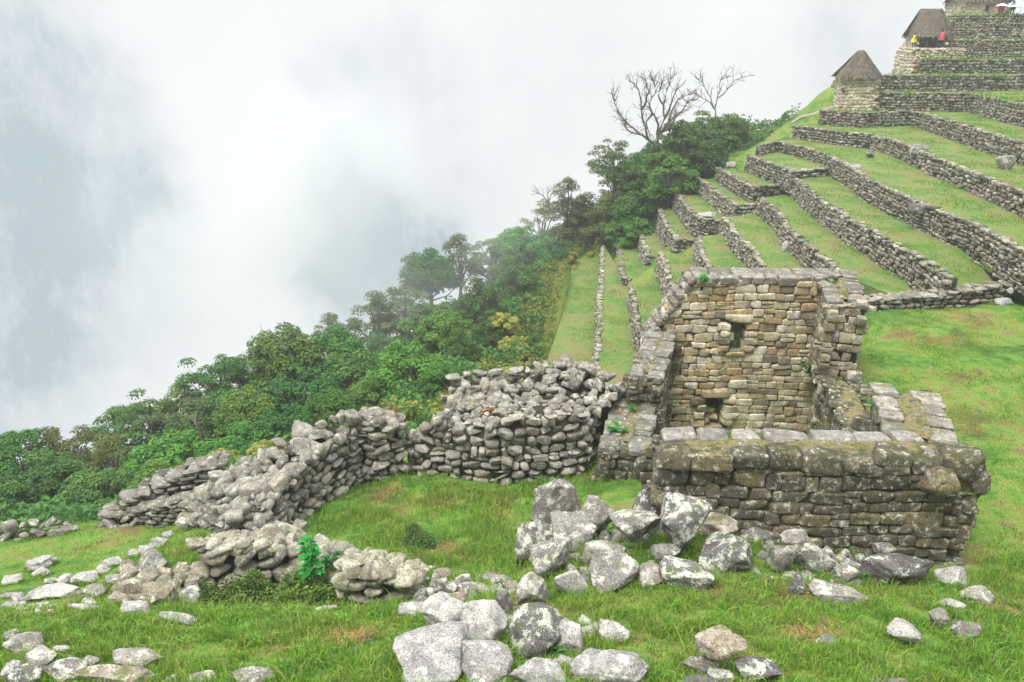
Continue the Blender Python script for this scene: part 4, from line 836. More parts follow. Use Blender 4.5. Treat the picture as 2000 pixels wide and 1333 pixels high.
# slanted monolith at the left end of the front wall
V, Fq = HIG[3]; o = Soup(); o.add(V*np.array([.42, .45, 1.0]), Fq); q = o.build('boulder', M['darkrock']); q.location = (2.55, 13.1, -9.6); q.rotation_euler = (R(-12), R(34), R(10)); tag(q, 'large slanted bedrock slab leaning on the left end of the front wall', 'boulder', 'loose stones lying in the grass')
for (u, v, w_, h_, zz, lab) in [(1795, 292, 42, 26, ZN[10]+.1, 'pale whitish slab lying on a terrace bend'), (1700, 300, 20, 18, ZN[9]+.3, 'dark grey block sticking out of a terrace wall'), (1382, 420, 44, 12, ZF[6]+.1, 'bluish flat slab bridging a terrace corner'), (1429, 322, 24, 14, ZF[8]+.3, 'white stone at the end of a terrace by the leafy trees'),
                               (1535, 482, 22, 30, ZN[7]+.2, 'blue-grey boulder bulging from a terrace wall'), (1672, 326, 26, 10, ZN[9]+.1, 'small pale flat stone on a middle terrace'), (1965, 320, 40, 40, ZN[10]+.3, 'large grey rock built into the right-hand terrace wall'), (1958, 592, 44, 26, -9.9, 'grey rocks heaped at the right end of the low lawn wall'), (1978, 570, 26, 22, -9.6, 'grey rock on the terrace corner at the right edge'), (1790, 408, 36, 26, ZN[9]-.1, 'dark overhanging rock under a terrace edge')]:
    p = pz(u, v, zz); c = depth(p); V, Fq = HIG[rng.integers(len(HIG))]; s_ = Soup(); s_.add(V*np.array([w_, w_*.8, h_])*c/FPX/2*.85, Fq); o = s_.build('boulder', M['darkrock'] if 'dark' in lab else M['slab']); o.location = p; tag(o, lab, 'boulder', 'stones lying on the terraces')
# small rubble under and between the big boulders
sp = Soup(); heap(sp, [P3(1030, 1130, -9.9), P3(1120, 1150, -9.0), P3(1250, 1135, -8.95), P3(1400, 1130, -8.9), P3(1530, 1125, -9.1)], [P3(1045, 1040, -10.0), P3(1120, 1020, -9.7), P3(1260, 1010, -9.55), P3(1400, 1040, -9.45), P3(1540, 1070, -9.4)], .30, bulge=-.1, jit=.10, dens=.7)
tag(sp.build('stone_mound', [M['rubble'], M['ground']]), 'mound of smaller speckled stones packed between the big boulders before the ruin', 'stone pile')
sp = Soup(); heap(sp, [P3(800, 1180, -9.05), P3(880, 1185, -9.0), P3(1000, 1190, -8.8)], [P3(810, 1125, -9.6), P3(900, 1140, -9.4), P3(1010, 1140, -9.3)], .22, bulge=.03, jit=.08, dens=.7)
tag(sp.build('stone_mound', [M['boulder'], M['ground']]), 'scatter of small stones along the front edge of the court', 'stone pile')
sp = Soup(); heap(sp, [P3(215, 1180, -9.9), P3(300, 1192, -9.8), P3(385, 1188, -10.1)], [P3(250, 1120, -10.4), P3(310, 1110, -10.4), P3(380, 1125, -10.4)], .34, bulge=.12, jit=.12)
tag(sp.build('stone_mound', [M['boulderw'], M['core']]), 'heap of small lichened stones in the collapsed corner left of the pit', 'stone pile')
sp = Soup(); heap(sp, [P3(1500, 1140, -9.1), P3(1580, 1150, -9.1), P3(1700, 1140, -9.35)], [P3(1510, 1075, -9.4), P3(1600, 1078, -9.5), P3(1700, 1095, -9.6)], .26, bulge=-.02, jit=.07, dens=.75)
tag(sp.build('stone_mound', [M['boulder'], M['ground']]), 'scatter of white-spotted stones at the foot of the mossy front wall', 'stone pile')
sp = Soup(); heap(sp, [P3(20, 1200, -9.8), P3(110, 1200, -9.7), P3(225, 1200, -9.6)], [P3(30, 1165, -10.4), P3(120, 1155, -10.5), P3(225, 1160, -10.3)], .20, bulge=-.03, jit=.05, dens=.6)
tag(sp.build('stone_mound', [M['slab'], M['ground']]), 'scatter of small pale stones in the left grass below the sunken slab', 'stone pile')
sp = Soup(); heap(sp, [P3(800, 1345, -7.7), P3(1000, 1350, -7.6), P3(1270, 1350, -7.5)], [P3(860, 1200, -8.6), P3(1000, 1200, -8.6), P3(1210, 1240, -8.2)], .34, bulge=-.02, jit=.06, dens=.8)
tag(sp.build('stone_mound', [M['slab'], M['core']]), 'small stones and dark earth under the bottom centre slabs', 'stone pile')
# weeds filling the pit
def leafmass(name, poly_px, n, h, m_, L=(.03, .07)):
    pl = np.array([PT(*q) for q in poly_px]); lo, hi = pl.min(0), pl.max(0); Q = rng.uniform(lo, hi, (n*3, 2)); Q = Q[inside(pl, Q[:, 0], Q[:, 1])][:n]
    zz = gz(Q[:, 0], Q[:, 1]); cl_ = np.array([noise.noise(Vector((a*1.8, b_*1.8, 2))) for a, b_ in Q]); s_ = Soup()
    leaves(s_, np.c_[Q, zz+rng.uniform(0, 1, len(Q))*h*np.clip(.6+cl_*1.5, .1, 2)], rng.normal(size=(len(Q), 3))*.6+[0, 0, .7], rng.uniform(*L, len(Q)), rng.uniform(L[0]*.5, L[1]*.5, len(Q)))
    return tag(s_.build(name, M[m_], smooth=False), kind='stuff')
LEAFMASS = [('dark_weeds', [(785, 1085, -10.8), (850, 1080, -10.7), (845, 1040, -10.9), (800, 1035, -11)], 2200, .35, 'leaf_dark', (.02, .05)), ('weeds', [(395, 1195, -10.2), (670, 1200, -10.0), (672, 1120, -10.4), (560, 1135, -10.6), (400, 1160, -10.5)], 16000, .55, 'leaf_olive2', (.025, .06))]
# ================================================================ foliage
def leaves(sp, C, Nn, L, W, mi=0, bend=.0):
    """one small rhombic leaf per centre, facing normal Nn"""
    n = len(C); Nn = Nn/(np.linalg.norm(Nn, axis=1)[:, None]+1e-9); r = rng.normal(size=(n, 3)); T = np.cross(Nn, r); T /= np.linalg.norm(T, axis=1)[:, None]+1e-9; Bt = np.cross(Nn, T)
    L = L[:, None]; W = W[:, None]
    V = np.stack([C-T*L, C-Bt*W+Nn*W*.25, C+T*L, C+Bt*W+Nn*W*.25], 1).reshape(-1, 3)
    sp.add(V, np.arange(4*n).reshape(n, 4), mi)
def crown(kind, seed, Rr=2.2, nleaf=6500):
    r = np.random.default_rng(seed); sp = Soup(); cl = []
    nc = {'round': 72, 'layered': 50, 'scrub': 44, 'bush': 30}[kind]; nleaf = int(nleaf*1.5)
    while len(cl) < nc:
        p = r.normal(size=3); p /= np.linalg.norm(p); rad = r.uniform(.25, 1)**.45
        if kind == 'round': q = p*rad*np.array([1, 1, .85])
        elif kind == 'layered': q = p*rad*np.array([1.05, 1.05, .6]); q[2] = round(q[2]*3)/3+.1*r.normal()
        elif kind == 'scrub': q = p*rad*np.array([.8, .8, 1.15])
        else: q = p*rad*np.array([1, 1, .7])
        if q[2] < -.6: continue
        cl.append((q, r.uniform(.12, .30)))
    wts = np.array([c[1]**2 for c in cl]); wts /= wts.sum()
    for (q, cr), wt in zip(cl, wts):
        m = int(nleaf*wt); d = r.normal(size=(m, 3)); d /= np.linalg.norm(d, axis=1)[:, None]; d[:, 2] = np.where(d[:, 2] < -.35, -d[:, 2], d[:, 2])
        rr = r.uniform(.35, 1.12, m)**.6; flat_ = .55 if kind == 'layered' else .8
        C = (q+d*(cr*rr)[:, None]*np.array([1.1, 1.1, flat_]))*Rr
        Nn = d*.8+np.array([0, 0, .7])+r.normal(size=(m, 3))*.45
        leaves(sp, C, Nn, r.uniform(.05, .115, m)*(1.25 if kind == 'round' else 1), r.uniform(.03, .06, m)*(1.3 if kind == 'round' else 1))
    return sp, cl
def tree_proto(kind, seed, lm, nleaf=6500, Rr=2.2, trunkh=4.5):
    sp, cl = crown(kind, seed, Rr, nleaf); me = sp.mesh('crown', [M[lm]], False)
    ts = Soup(); r = np.random.default_rng(seed+50); base = np.array([r.normal()*.3, r.normal()*.3, -trunkh]); top = np.array([0, 0, -.1*Rr]); mid = (base+top)/2+r.normal(size=3)*.2
    tube(ts, [base, mid, top, top+[.1, 0, .5*Rr]], [.20, .15, .11, .03], 7)
    for q, cr in cl[::2]:
        a = mid+(top-mid)*r.uniform(.2, 1); e = q*Rr; k = (a+e)/2+r.normal(size=3)*.15+[0, 0, -.15]; tube(ts, [a, k, e, e+(e-k)*.35], [.07, .045, .02, .008], 5)
    return me, ts.mesh('trunk', [M['bark']])
PROTO = {'roundg': tree_proto('round', 1, 'leaf_green'), 'roundb': tree_proto('round', 2, 'leaf_green', 7500), 'layd': tree_proto('layered', 3, 'leaf_dark', 5200), 'layo': tree_proto('layered', 4, 'leaf_olive', 4800), 'scrub': tree_proto('scrub', 5, 'leaf_olive', 3600),
         'scrubd': tree_proto('scrub', 6, 'leaf_dark', 5000), 'roundd': tree_proto('round', 7, 'leaf_dark', 6500), 'bushy': tree_proto('bush', 8, 'leaf_yellow', 3200, 1.2, 1.2), 'bushg': tree_proto('bush', 9, 'leaf_green', 3600, 1.2, 1.2), 'bright': tree_proto('round', 10, 'leaf_bright2' if 'leaf_bright2' in M else 'leaf_green', 8000)}
def tree(u, vt, w_, Y, proto, label, group='trees of the forest slope', name='tree', cat='tree', sz=1.0):
    p = py(u, vt, Y); c = depth(p); Rm = w_/2*c/FPX; base = 1.2 if proto.startswith('bush') else 2.2; s = Rm/base
    t = empty(name, (p[0], p[1], p[2]-Rm*.85*sz), rng.uniform(0, 6.28)); t.scale = (s, s, s*sz)
    cm, tm = PROTO[proto]
    for nm, me in (('crown', cm), ('trunk', tm)): o = bpy.data.objects.new(nm, me); COL.objects.link(o); o.parent = t
    return tag(t, label, cat, group)
T = tree
for a in [
 (10, 850, 150, 30, 'roundd', 'dark bushy tree at the left edge of the forest'), (110, 838, 150, 32, 'layo', 'olive spreading tree second from the left edge'), (75, 900, 150, 27, 'roundd', 'dark rounded tree in front of the olive spreading tree'),
 (205, 868, 130, 30, 'scrub', 'thin-leaved olive tree left of the notch in the forest edge'), (215, 800, 110, 37, 'layd', 'small flat-topped tree standing in the notch against the cloud'), (290, 768, 150, 38, 'layd', 'umbrella-shaped dark tree rising against the cloud'),
 (360, 755, 130, 38, 'layo', 'layered olive tree right of the umbrella-shaped tree'), (425, 690, 150, 40, 'layd', 'tall dark tree with ragged flat top above the long wall'), (400, 790, 150, 33, 'roundd', 'dark tree with a pale trunk under the ragged tall tree'),
 (485, 760, 130, 32, 'roundg', 'rounded green tree behind the upper end of the long wall'), (560, 640, 160, 41, 'roundg', 'tall leafy tree with the highest crown left of centre'), (490, 680, 110, 42, 'layd', 'half-hidden dark tree left of the tall leafy one'),
 (640, 650, 140, 41, 'roundg', 'leafy green tree right of the tall leafy one'), (590, 730, 160, 34, 'roundd', 'deep green tree in the middle of the forest front'), (690, 690, 150, 37, 'roundd', 'dark tree behind the bright green broad tree'),
 (655, 615, 110, 48, 'layo', 'hazy olive tree on the ridge above the leafy tree'), (730, 595, 130, 50, 'scrub', 'thin hazy tree on the ridge left of centre'), (800, 672, 150, 33, 'bright', 'bright green broad-leaved tree behind the wall link'),
 (730, 740, 110, 31, 'bright', 'small bright green tree at the left of the broad-leaved one'), (880, 715, 110, 31, 'roundb', 'bright green shrub-like tree right of the broad-leaved one'), (790, 560, 130, 52, 'layo', 'hazy spreading tree on the ridge in mid slope'),
 (840, 490, 120, 56, 'roundg', 'pale misty round tree at a step of the ridge'), (900, 478, 110, 58, 'scrub', 'misty grey-green tree on the ridge right of the round one'), (870, 610, 110, 42, 'roundb', 'light green crown in the middle of the dark slope'),
 (940, 560, 130, 46, 'scrubd', 'dark twiggy tree in the mid slope'), (830, 600, 120, 46, 'roundd', 'dark tree left of the light green crown'), (960, 462, 110, 58, 'layo', 'olive misty tree near the ridge top bend'), (1020, 445, 110, 58, 'roundg', 'round misty green tree below the twiggy ridge trees'),
 (1060, 410, 100, 66, 'scrub', 'brownish thin tree on the ridge right of the misty ones'), (1010, 520, 120, 52, 'scrubd', 'dark tangled tree beside the scrub slope'), (1075, 470, 110, 61, 'scrubd', 'dark tree over the far end of the lowest terrace'),
 (1110, 365, 90, 67, 'scrub', 'brownish twiggy tree on the ridge before the steep rise'), (1150, 400, 120, 67, 'scrub', 'olive twiggy tree under the steep rise'), (1200, 275, 100, 70, 'layo', 'leafy ridge tree left of the big bare tree'), (1215, 320, 120, 67, 'scrubd', 'dark dense tree below the bare tree'),
 (1185, 395, 110, 65, 'scrub', 'brownish bushy tree left of the third terrace'), (1265, 300, 110, 66, 'scrubd', 'dark tree with the bare trunk rising from it'), (1250, 375, 110, 64, 'roundg', 'green tree leaning over the terrace ends'), (1340, 240, 120, 67, 'roundb', 'fresh green round tree right of the bare trunk'),
 (1385, 212, 120, 70, 'layd', 'tall dark tree with a bare top on the skyline'), (1425, 225, 90, 71, 'roundg', 'round-topped tree at the right end of the forest'), (1310, 300, 110, 64, 'roundb', 'large green tree below the round one by the terraces'), (1375, 270, 110, 66, 'roundd', 'dark tree at the right end of the forest edge'),
 (1230, 425, 80, 62, 'roundb', 'light green bushy tree at the head of the third terrace'), (740, 650, 110, 44, 'layd', 'dark tree hidden between hazy ridge and bright tree'), (330, 850, 160, 29, 'roundb', 'green bushy tree right of the forest notch'), (455, 845, 150, 28, 'roundb', 'bright bushy tree just left of the long wall'),
 (180, 930, 150, 26, 'roundd', 'dark leafy tree above the low stone line'), (290, 915, 130, 26, 'roundg', 'green tree above the thin sloping wall'), (20, 945, 150, 25, 'roundd', 'dark tree at the lower left edge of the forest'), (560, 800, 130, 29, 'roundd', 'dark shaded tree right behind the long wall crest'), (650, 765, 110, 30, 'roundg', 'mid green tree behind the peak of the long wall'), (385, 905, 90, 25, 'roundb', 'small bright tree touching the thin sloping wall'), (905, 660, 100, 37, 'scrubd', 'dark tree left of the yellow scrub slope'), (960, 625, 90, 42, 'scrubd', 'dark slender tree at the top of the yellow scrub')]:
    T(*a)
for a in [(985, 720, 70, 33, 'low yellow-green bush just above the curved wall'), (1025, 690, 64, 35, 'yellow bush beside the mossy bank'), (950, 735, 60, 32, 'yellowish bush left of the curved wall top'), (1000, 655, 66, 39, 'olive-yellow bush in the middle of the scrub slope'), (1040, 620, 60, 49, 'pale yellow bush at the top of the scrub slope'),
          (1045, 580, 54, 54, 'rusty yellow bush under the dark tangled tree'), (985, 610, 60, 42, 'dull yellow bush left of the scrub path'), (1105, 490, 60, 61, 'yellow-green bush at the head of the lowest terrace'), (1150, 470, 64, 66, 'wide yellow bush above the second terrace'), (1175, 440, 54, 67, 'olive bush below the brown trees'), (440, 880, 80, 25, 'yellowish bush behind the top of the long wall'), (510, 862, 70, 25, 'olive bush left of the long wall crest'),
          (705, 808, 56, 24, 'brownish bush behind the wall link'), (1440, 300, 50, 68, 'bright bush at the terrace head by the path'), (1400, 318, 50, 67, 'dark bush behind the white terrace stone'), (940, 690, 60, 37, 'olive bush at the left of the scrub slope'), (560, 880, 60, 24, 'mossy bush peeping over the long wall'), (1070, 540, 50, 58, 'small olive bush on the edge of the grass bank')]:
    T(a[0], a[1], a[2], a[3], 'bushy' if 'yellow' in a[4] or 'olive' in a[4] or 'brown' in a[4] else 'bushg', a[4], 'bushes on the scrub slope', 'shrub', 'shrub')
# undergrowth between the trees
JP = np.array([PT(u, v, z) for u, v, z in [(0, 1000, -19)]])
poly = np.array([(-40, 24), (-16, 20.8), (-11, 20.2), (-7.6, 21), (-3, 22.5), (0, 27), (1.2, 34), (2.2, 48), (4.6, 63.5), (8.5, 66.5), (13, 66.8), (19, 67.5), (26, 72), (22, 80), (10, 80), (2, 73), (-6, 62), (-16, 52), (-30, 44), (-50, 36)])
n = 140000; Q = np.c_[rng.uniform(-45, 28, n*2), rng.uniform(20, 81, n*2)]; Q = Q[inside(poly, Q[:, 0], Q[:, 1])][:n]
zz = gz(Q[:, 0], Q[:, 1]); cl_ = np.array([noise.noise(Vector((a*.55, b_*.55, 2))) for a, b_ in Q]); hgt = np.clip(.5+cl_*1.5, .05, 2)*rng.uniform(.2, 1.0, len(Q))
sp = Soup(); leaves(sp, np.c_[Q, zz+hgt], rng.normal(size=(len(Q), 3))*.6+[0, 0, .8], rng.uniform(.10, .20, len(Q)), rng.uniform(.05, .10, len(Q)))
tag(sp.build('undergrowth', M['leaf_dark'], smooth=False), kind='stuff')
poly2 = np.array([(-2.5, 24), (.5, 25), (1.5, 32), (2.5, 45), (4.5, 58), (2.5, 58), (0, 46), (-1.5, 36), (-4, 27)])
n = 26000; Q = np.c_[rng.uniform(-5, 6, n*2), rng.uniform(22, 60, n*2)]; Q = Q[inside(poly2, Q[:, 0], Q[:, 1])][:n]; zz = gz(Q[:, 0], Q[:, 1])
sp = Soup(); leaves(sp, np.c_[Q, zz+rng.uniform(0, .5, len(Q))], rng.normal(size=(len(Q), 3))*.6+[0, 0, .6], rng.uniform(.08, .15, len(Q)), rng.uniform(.03, .06, len(Q)))
tag(sp.build('scrub', M['leaf_yellow'], smooth=False), kind='stuff')
for a_ in LEAFMASS: leafmass(*a_)
# bare trees
def bare(name, label, Y, limbs, r0, seed, twigs=5):
    r = np.random.default_rng(seed); sp = Soup(); base = py(*limbs[0][0], Y)
    def go(p, d, L, rad, dep_):
        k = p+d*L*.5+r.normal(size=3)*L*.08; e = k+(d+r.normal(size=3)*.25)*L*.5; tube(sp, [p, k, e], [rad, rad*.75, rad*.45], 4)
        if dep_ > 0:
            for _ in range(r.integers(2, 4)): dd = d+r.normal(size=3)*.55+[0, 0, .15]; go(e, dd/np.linalg.norm(dd), L*r.uniform(.55, .85), rad*.5, dep_-1)
    for j, L in enumerate(limbs):
        off = 0 if j == 0 else r.uniform(-1.6, 1.6); n = len(L); P = [py(u, v, Y+off*(i/(n-1))) for i, (u, v) in enumerate(L)]; ra = r0 if j == 0 else r0*.55
        # finer, slightly crooked
        Pf = [];
        for i in range(n-1):
            for s in (0, .5): Pf.append(P[i]*(1-s)+P[i+1]*s+(r.normal(size=3)*.06 if s else 0))
        Pf.append(P[-1]); m = len(Pf); tube(sp, Pf, [ra*(1-.85*i/(m-1))+.012 for i in range(m)], 6)
        if j:
            for i in range(2, m):
                for _ in range(twigs//2 if i < m-2 else twigs):
                    if r.random() < .75: d = (Pf[i]-Pf[i-1]); d = d/np.linalg.norm(d)+r.normal(size=3)*.55+[0, 0, .2]; go(Pf[i], d/np.linalg.norm(d), r.uniform(.35, .8), .03, 1)
    t = empty(name, tuple(base)); o = sp.build('trunk', M['bark']); o.parent = t; o.matrix_parent_inverse = Matrix.Translation(-Vector(base)); tag(t, label, 'tree', 'leafless trees'); return t
bare('bare_tree', 'big leafless tree spreading its grey branches on the skyline', 66, [[(1289, 385), (1287, 330), (1286, 290), (1284, 268)],
  [(1285, 290), (1264, 272), (1245, 258), (1228, 244), (1214, 228), (1203, 208), (1200, 188)], [(1264, 272), (1246, 262), (1228, 256), (1222, 244)], [(1266, 272), (1261, 250), (1253, 215), (1247, 175), (1232, 160)], [(1253, 215), (1262, 200), (1268, 178), (1262, 160)],
  [(1285, 275), (1286, 245), (1275, 222), (1268, 206), (1280, 182), (1276, 160)], [(1286, 262), (1298, 232), (1296, 205), (1302, 178), (1310, 156)], [(1296, 205), (1286, 188), (1292, 165)], [(1288, 262), (1305, 242), (1325, 222), (1338, 208), (1350, 196)],
  [(1305, 242), (1312, 217), (1324, 195), (1342, 186)], [(1290, 260), (1308, 248), (1316, 236), (1320, 225)], [(1275, 222), (1262, 238), (1268, 262)], [(1298, 232), (1310, 205), (1320, 178)]], .17, 11, 7)
bare('bare_tree', 'slender nearly leafless tree rising from the skyline trees', 69, [[(1398, 260), (1398, 225), (1396, 205)], [(1396, 215), (1388, 190), (1376, 170), (1366, 158)], [(1397, 210), (1402, 185), (1405, 165), (1418, 152)], [(1402, 192), (1420, 175), (1432, 160), (1448, 152)], [(1394, 212), (1380, 196), (1362, 184)]], .085, 12, 5)
bare('bare_tree', 'small leafless tree on the ridge left of the brown trees', 67, [[(1072, 420), (1071, 400), (1070, 390)], [(1070, 398), (1062, 384), (1052, 378)], [(1070, 394), (1076, 380), (1086, 374)], [(1071, 392), (1070, 378)]], .09, 13, 4)
bare('bare_tree', 'pale dead stem in front of the left forest', 30, [[(395, 900), (392, 850), (390, 800)], [(392, 850), (380, 825), (372, 812)], [(391, 820), (400, 800)]], .07, 14, 2)
# ================================================================ thatched huts
rng = np.random.default_rng(99)
def thatch(sp, w_, d_, ridge, h, over=.16, y0=0):
    """thick hipped thatch with a shaggy edge: eaves w_ x d_, ridge length, height h, from z=0 up"""
    e = [(-w_/2-over, -d_/2-over), (w_/2+over, -d_/2-over), (w_/2+over, d_/2+over), (-w_/2-over, d_/2+over)]; m = 14; V = []; rings = 9
    per = []
    for k in range(4):
        a, b_ = np.array(e[k]), np.array(e[(k+1) % 4])
        for i in range(m): per.append((a+(b_-a)*i/m))
    per = np.array(per); n = len(per)
    for j in range(rings):
        t = j/(rings-1); tt = t
        for i, p in enumerate(per):
            rx = np.clip(p[0], -ridge/2, ridge/2); q = np.array([p[0]*(1-t)+rx*t, p[1]*(1-t)])
            
            z = h*t+rng.normal()*.05*(t < .98); q = q+rng.normal(size=2)*.03; V.append([q[0], q[1], z])
    F_ = [[j*n+i, j*n+(i+1) % n, (j+1)*n+(i+1) % n, (j+1)*n+i] for j in range(rings-1) for i in range(n)]
    lo = len(V); V += [[p[0]*.9, p[1]*.9, -.12+rng.normal()*.04] for p in per]; V.append([0, 0, .1])
    F_ += [[lo+i, lo+(i+1) % n, (i+1) % n, i] for i in range(n)]
    sp.add(V, F_); sp.add(V, [[lo+(i+1) % n, lo+i, len(V)-1] for i in range(n)])
def hut(u, vb, Y, w_, d_, wallh, ridge, roofh, label, rz=0, openfront=False, below=1.5):
    p = py(u, vb, Y); t = tag(empty('thatched_hut', tuple(p), rz), label, 'hut', 'thatched huts on the upper terraces')
    sp = Soup()
    def w4(x0, y0, x1, y1, z0, z1): 
        q = np.array([[x0, y0, z0, z1], [x1, y1, z0, z1]], float); lay(sp, q, 1, .42, .26, .26, protos=LOW, rough=.03, gap=.99); core(sp, q, .45, 1, .06, 0, 1)
    hw, hd = w_/2, d_/2; z0 = -below
    if openfront: w4(-hw, -hd, hw, -hd, z0, .05)
    else: w4(-hw, -hd, hw, -hd, z0, wallh)
    w4(hw, -hd, hw, hd, z0, wallh); w4(hw, hd, -hw, hd, z0, wallh); w4(-hw, hd, -hw, -hd, z0, wallh)
    o = sp.build('wall', [M['hut'], M['hut']]); o.parent = t
    sp = Soup(); thatch(sp, w_, d_, ridge, roofh)
    n = 5200; T_ = rng.uniform(0, 1, n)**1.15; a = rng.integers(0, 4, n); s_ = rng.uniform(-1, 1, n); ex, ey = w_/2+.16, d_/2+.16        # straw laid down the slopes
    px_ = np.where(a % 2 == 0, s_*ex, np.where(a == 1, ex, -ex)); py_ = np.where(a % 2 == 1, s_*ey, np.where(a == 0, -ey, ey)); rx = np.clip(px_, -ridge/2, ridge/2)
    f = lambda t_: np.c_[px_*(1-t_)+rx*t_, py_*(1-t_), roofh*t_]
    up_, dn = f(T_), f(T_-rng.uniform(.06, .14, n)); nn = np.c_[px_*.3, py_*.3, np.full(n, .5)]; nn /= np.linalg.norm(nn, axis=1)[:, None]; up_ += nn*.02; dn += nn*rng.uniform(.03, .10, n)[:, None]
    sd = np.cross(nn, up_-dn); sd /= np.linalg.norm(sd, axis=1)[:, None]+1e-9; sd *= rng.uniform(.015, .035, n)[:, None]
    sp.add(np.stack([up_-sd, up_+sd, dn+sd*.6, dn-sd*.6], 1).reshape(-1, 3), np.arange(4*n).reshape(n, 4)); o = sp.build('roof', M['thatch']); o.parent = t; o.location = (0, 0, wallh-.05)
    return t
hut(1667, 198, 69, 2.95, 3.3, 2.1, .3, 2.05, 'small thatched hut with pale walls and a pointed roof, lowest of three', rz=R(-12), below=1.0)
h2 = hut(1805, 96, 80, 2.9, 3.2, 1.25, 1.9, 2.4, 'open-fronted thatched hut with a tall trapezoid roof', rz=R(-6), openfront=True, below=2.0)
for x in (-1.35, -.45, .5, 1.3): sp = Soup(); tube(sp, [(x, -1.65, 0), (x, -1.65, 1.3)], [.06, .05], 6); o = sp.build('post', M['bark']); o.parent = h2
h3 = hut(1903, 38, 86, 4.6, 4, 1.7, 3, 2.4, 'thatched hut at the top edge with a tiny window', rz=R(-4), below=1.0)
sp = Soup(); box(sp, (-.05, -2.10, .75), (.22, -1.7, 1.25)); o = sp.build('window', flat('dark_opening', (.01, .01, .01))); o.parent = h3
# platform walls under the open hut
sp = Soup(); pth = np.array([[37.6, 76.3, -3.2, -1.1], [42.2, 76.2, -3.2, -1.1]]); lay(sp, pth, 1, .36, .26, .3, batter=.08, protos=LOW, rough=.08); core(sp, pth, 2.5, 1, .1, .08)
pth2 = np.array([[37.0, 79, -4.5, -1.1], [37.6, 76.3, -4.5, -1.1]]); lay(sp, pth2, 1, .36, .26, .3, batter=.08, protos=LOW, rough=.08)
tag(sp.build('terrace_wall', [M['hut'], M['core']]), 'pale stone platform under the open-fronted hut', 'stone wall', 'terrace retaining walls')
# path and bank at the terrace heads
def ribbon(name, pts, m_, kind='structure'):
    sp = Soup(); V = []; 
    for (a, b_) in pts: V += [a, b_]
    sp.add(V, [[2*i, 2*i+1, 2*i+3, 2*i+2] for i in range(len(pts)-1)]); return tag(sp.build(name, m_), kind=kind)
def gp(u, v, up=.05): 
    p = ghit(u, v, up, 40); return p
sp = Soup(); L_ = [(1545, 240), (1565, 228), (1590, 222), (1615, 212), (1640, 205)]; V = []
for i, (u, v) in enumerate(L_): a, b_ = gp(u, v+2), gp(u, v-2); V += [a, b_]
sp.add(V, [[2*i, 2*i+2, 2*i+3, 2*i+1] for i in range(len(L_)-1)]); tag(sp.build('path', flat('path_gravel', (.27, .255, .21)), smooth=False), kind='structure')
# ================================================================ people
def person(loc, rz, H, top, legs, label, pose='stand', hat=None, poncho=False):
    """a small standing figure: one skinned body mesh, clothing as its own part"""
    t = tag(empty('person', loc, rz), label, 'person', 'visitors at the huts'); s = H/1.75
    J = {'pel': (0, 0, .95), 'che': (0, 0, 1.3), 'nec': (0, 0, 1.48), 'hea': (0, .01, 1.63), 'lh': (-.10, 0, .9), 'lk': (-.11, .02, .5), 'lf': (-.11, -.02, .06), 'lt': (-.11, -.16, .04), 'rh': (.10, 0, .9), 'rk': (.12, -.03, .5), 'rf': (.13, 0, .06), 'rt': (.13, -.14, .04),
         'ls': (-.19, 0, 1.40), 'le': (-.26, 0, 1.12), 'lw': (-.22, -.14, .92), 'rs': (.19, 0, 1.40), 're': (.27, 0, 1.13), 'rw': (.20, -.2, 1.2 if pose == 'hold' else .94)}
    E = [('pel', 'che'), ('che', 'nec'), ('nec', 'hea'), ('pel', 'lh'), ('lh', 'lk'), ('lk', 'lf'), ('lf', 'lt'), ('pel', 'rh'), ('rh', 'rk'), ('rk', 'rf'), ('rf', 'rt'), ('che', 'ls'), ('ls', 'le'), ('le', 'lw'), ('che', 'rs'), ('rs', 're'), ('re', 'rw')]
    Rd = dict(pel=.15, che=.16, nec=.06, hea=.105, lh=.09, lk=.06, lf=.045, lt=.035, rh=.09, rk=.06, rf=.045, rt=.035, ls=.06, le=.045, lw=.035, rs=.06, re=.045, rw=.035)
    ks = list(J); me = bpy.data.meshes.new('body'); me.from_pydata([tuple(np.array(J[k])*s) for k in ks], [(ks.index(a), ks.index(b_)) for a, b_ in E], [])
    o = bpy.data.objects.new('body', me); COL.objects.link(o); o.parent = t; me.materials.append(flat('skin_and_trousers', legs))
    md = o.modifiers.new('skin', 'SKIN'); 
    for i, k in enumerate(ks): me.skin_vertices[0].data[i].radius = (Rd[k]*s, Rd[k]*s)
    me.skin_vertices[0].data[0].use_root = True; sb = o.modifiers.new('sub', 'SUBSURF'); sb.levels = 1; sb.render_levels = 1
    sp = Soup(); n = 12; V = []
    prof = [(1.50, .07), (1.43, .20), (1.25, .26), (.95, .27 if not poncho else .33), (.72 if poncho else .85, .29 if not poncho else .38)]
    for z, r_ in prof: V += [[r_*math.cos(2*math.pi*i/n)*s, r_*.75*math.sin(2*math.pi*i/n)*s, z*s] for i in range(n)]
    sp.add(V, [[j*n+i, j*n+(i+1) % n, (j+1)*n+(i+1) % n, (j+1)*n+i] for j in range(len(prof)-1) for i in range(n)]); o2 = sp.build('poncho' if poncho else 'jacket', flat('cloth', top)); o2.parent = t
    V, Fq = cube_grid(4); V = knorm(V, 2)*np.array([.10, .11, .13])*s; sp = Soup(); sp.add(V+[0, .01*s, 1.66*s], Fq); o3 = sp.build('hair' if hat is None else 'hat', flat('head_cover', hat or (.02, .015, .01))); o3.parent = t
    return t
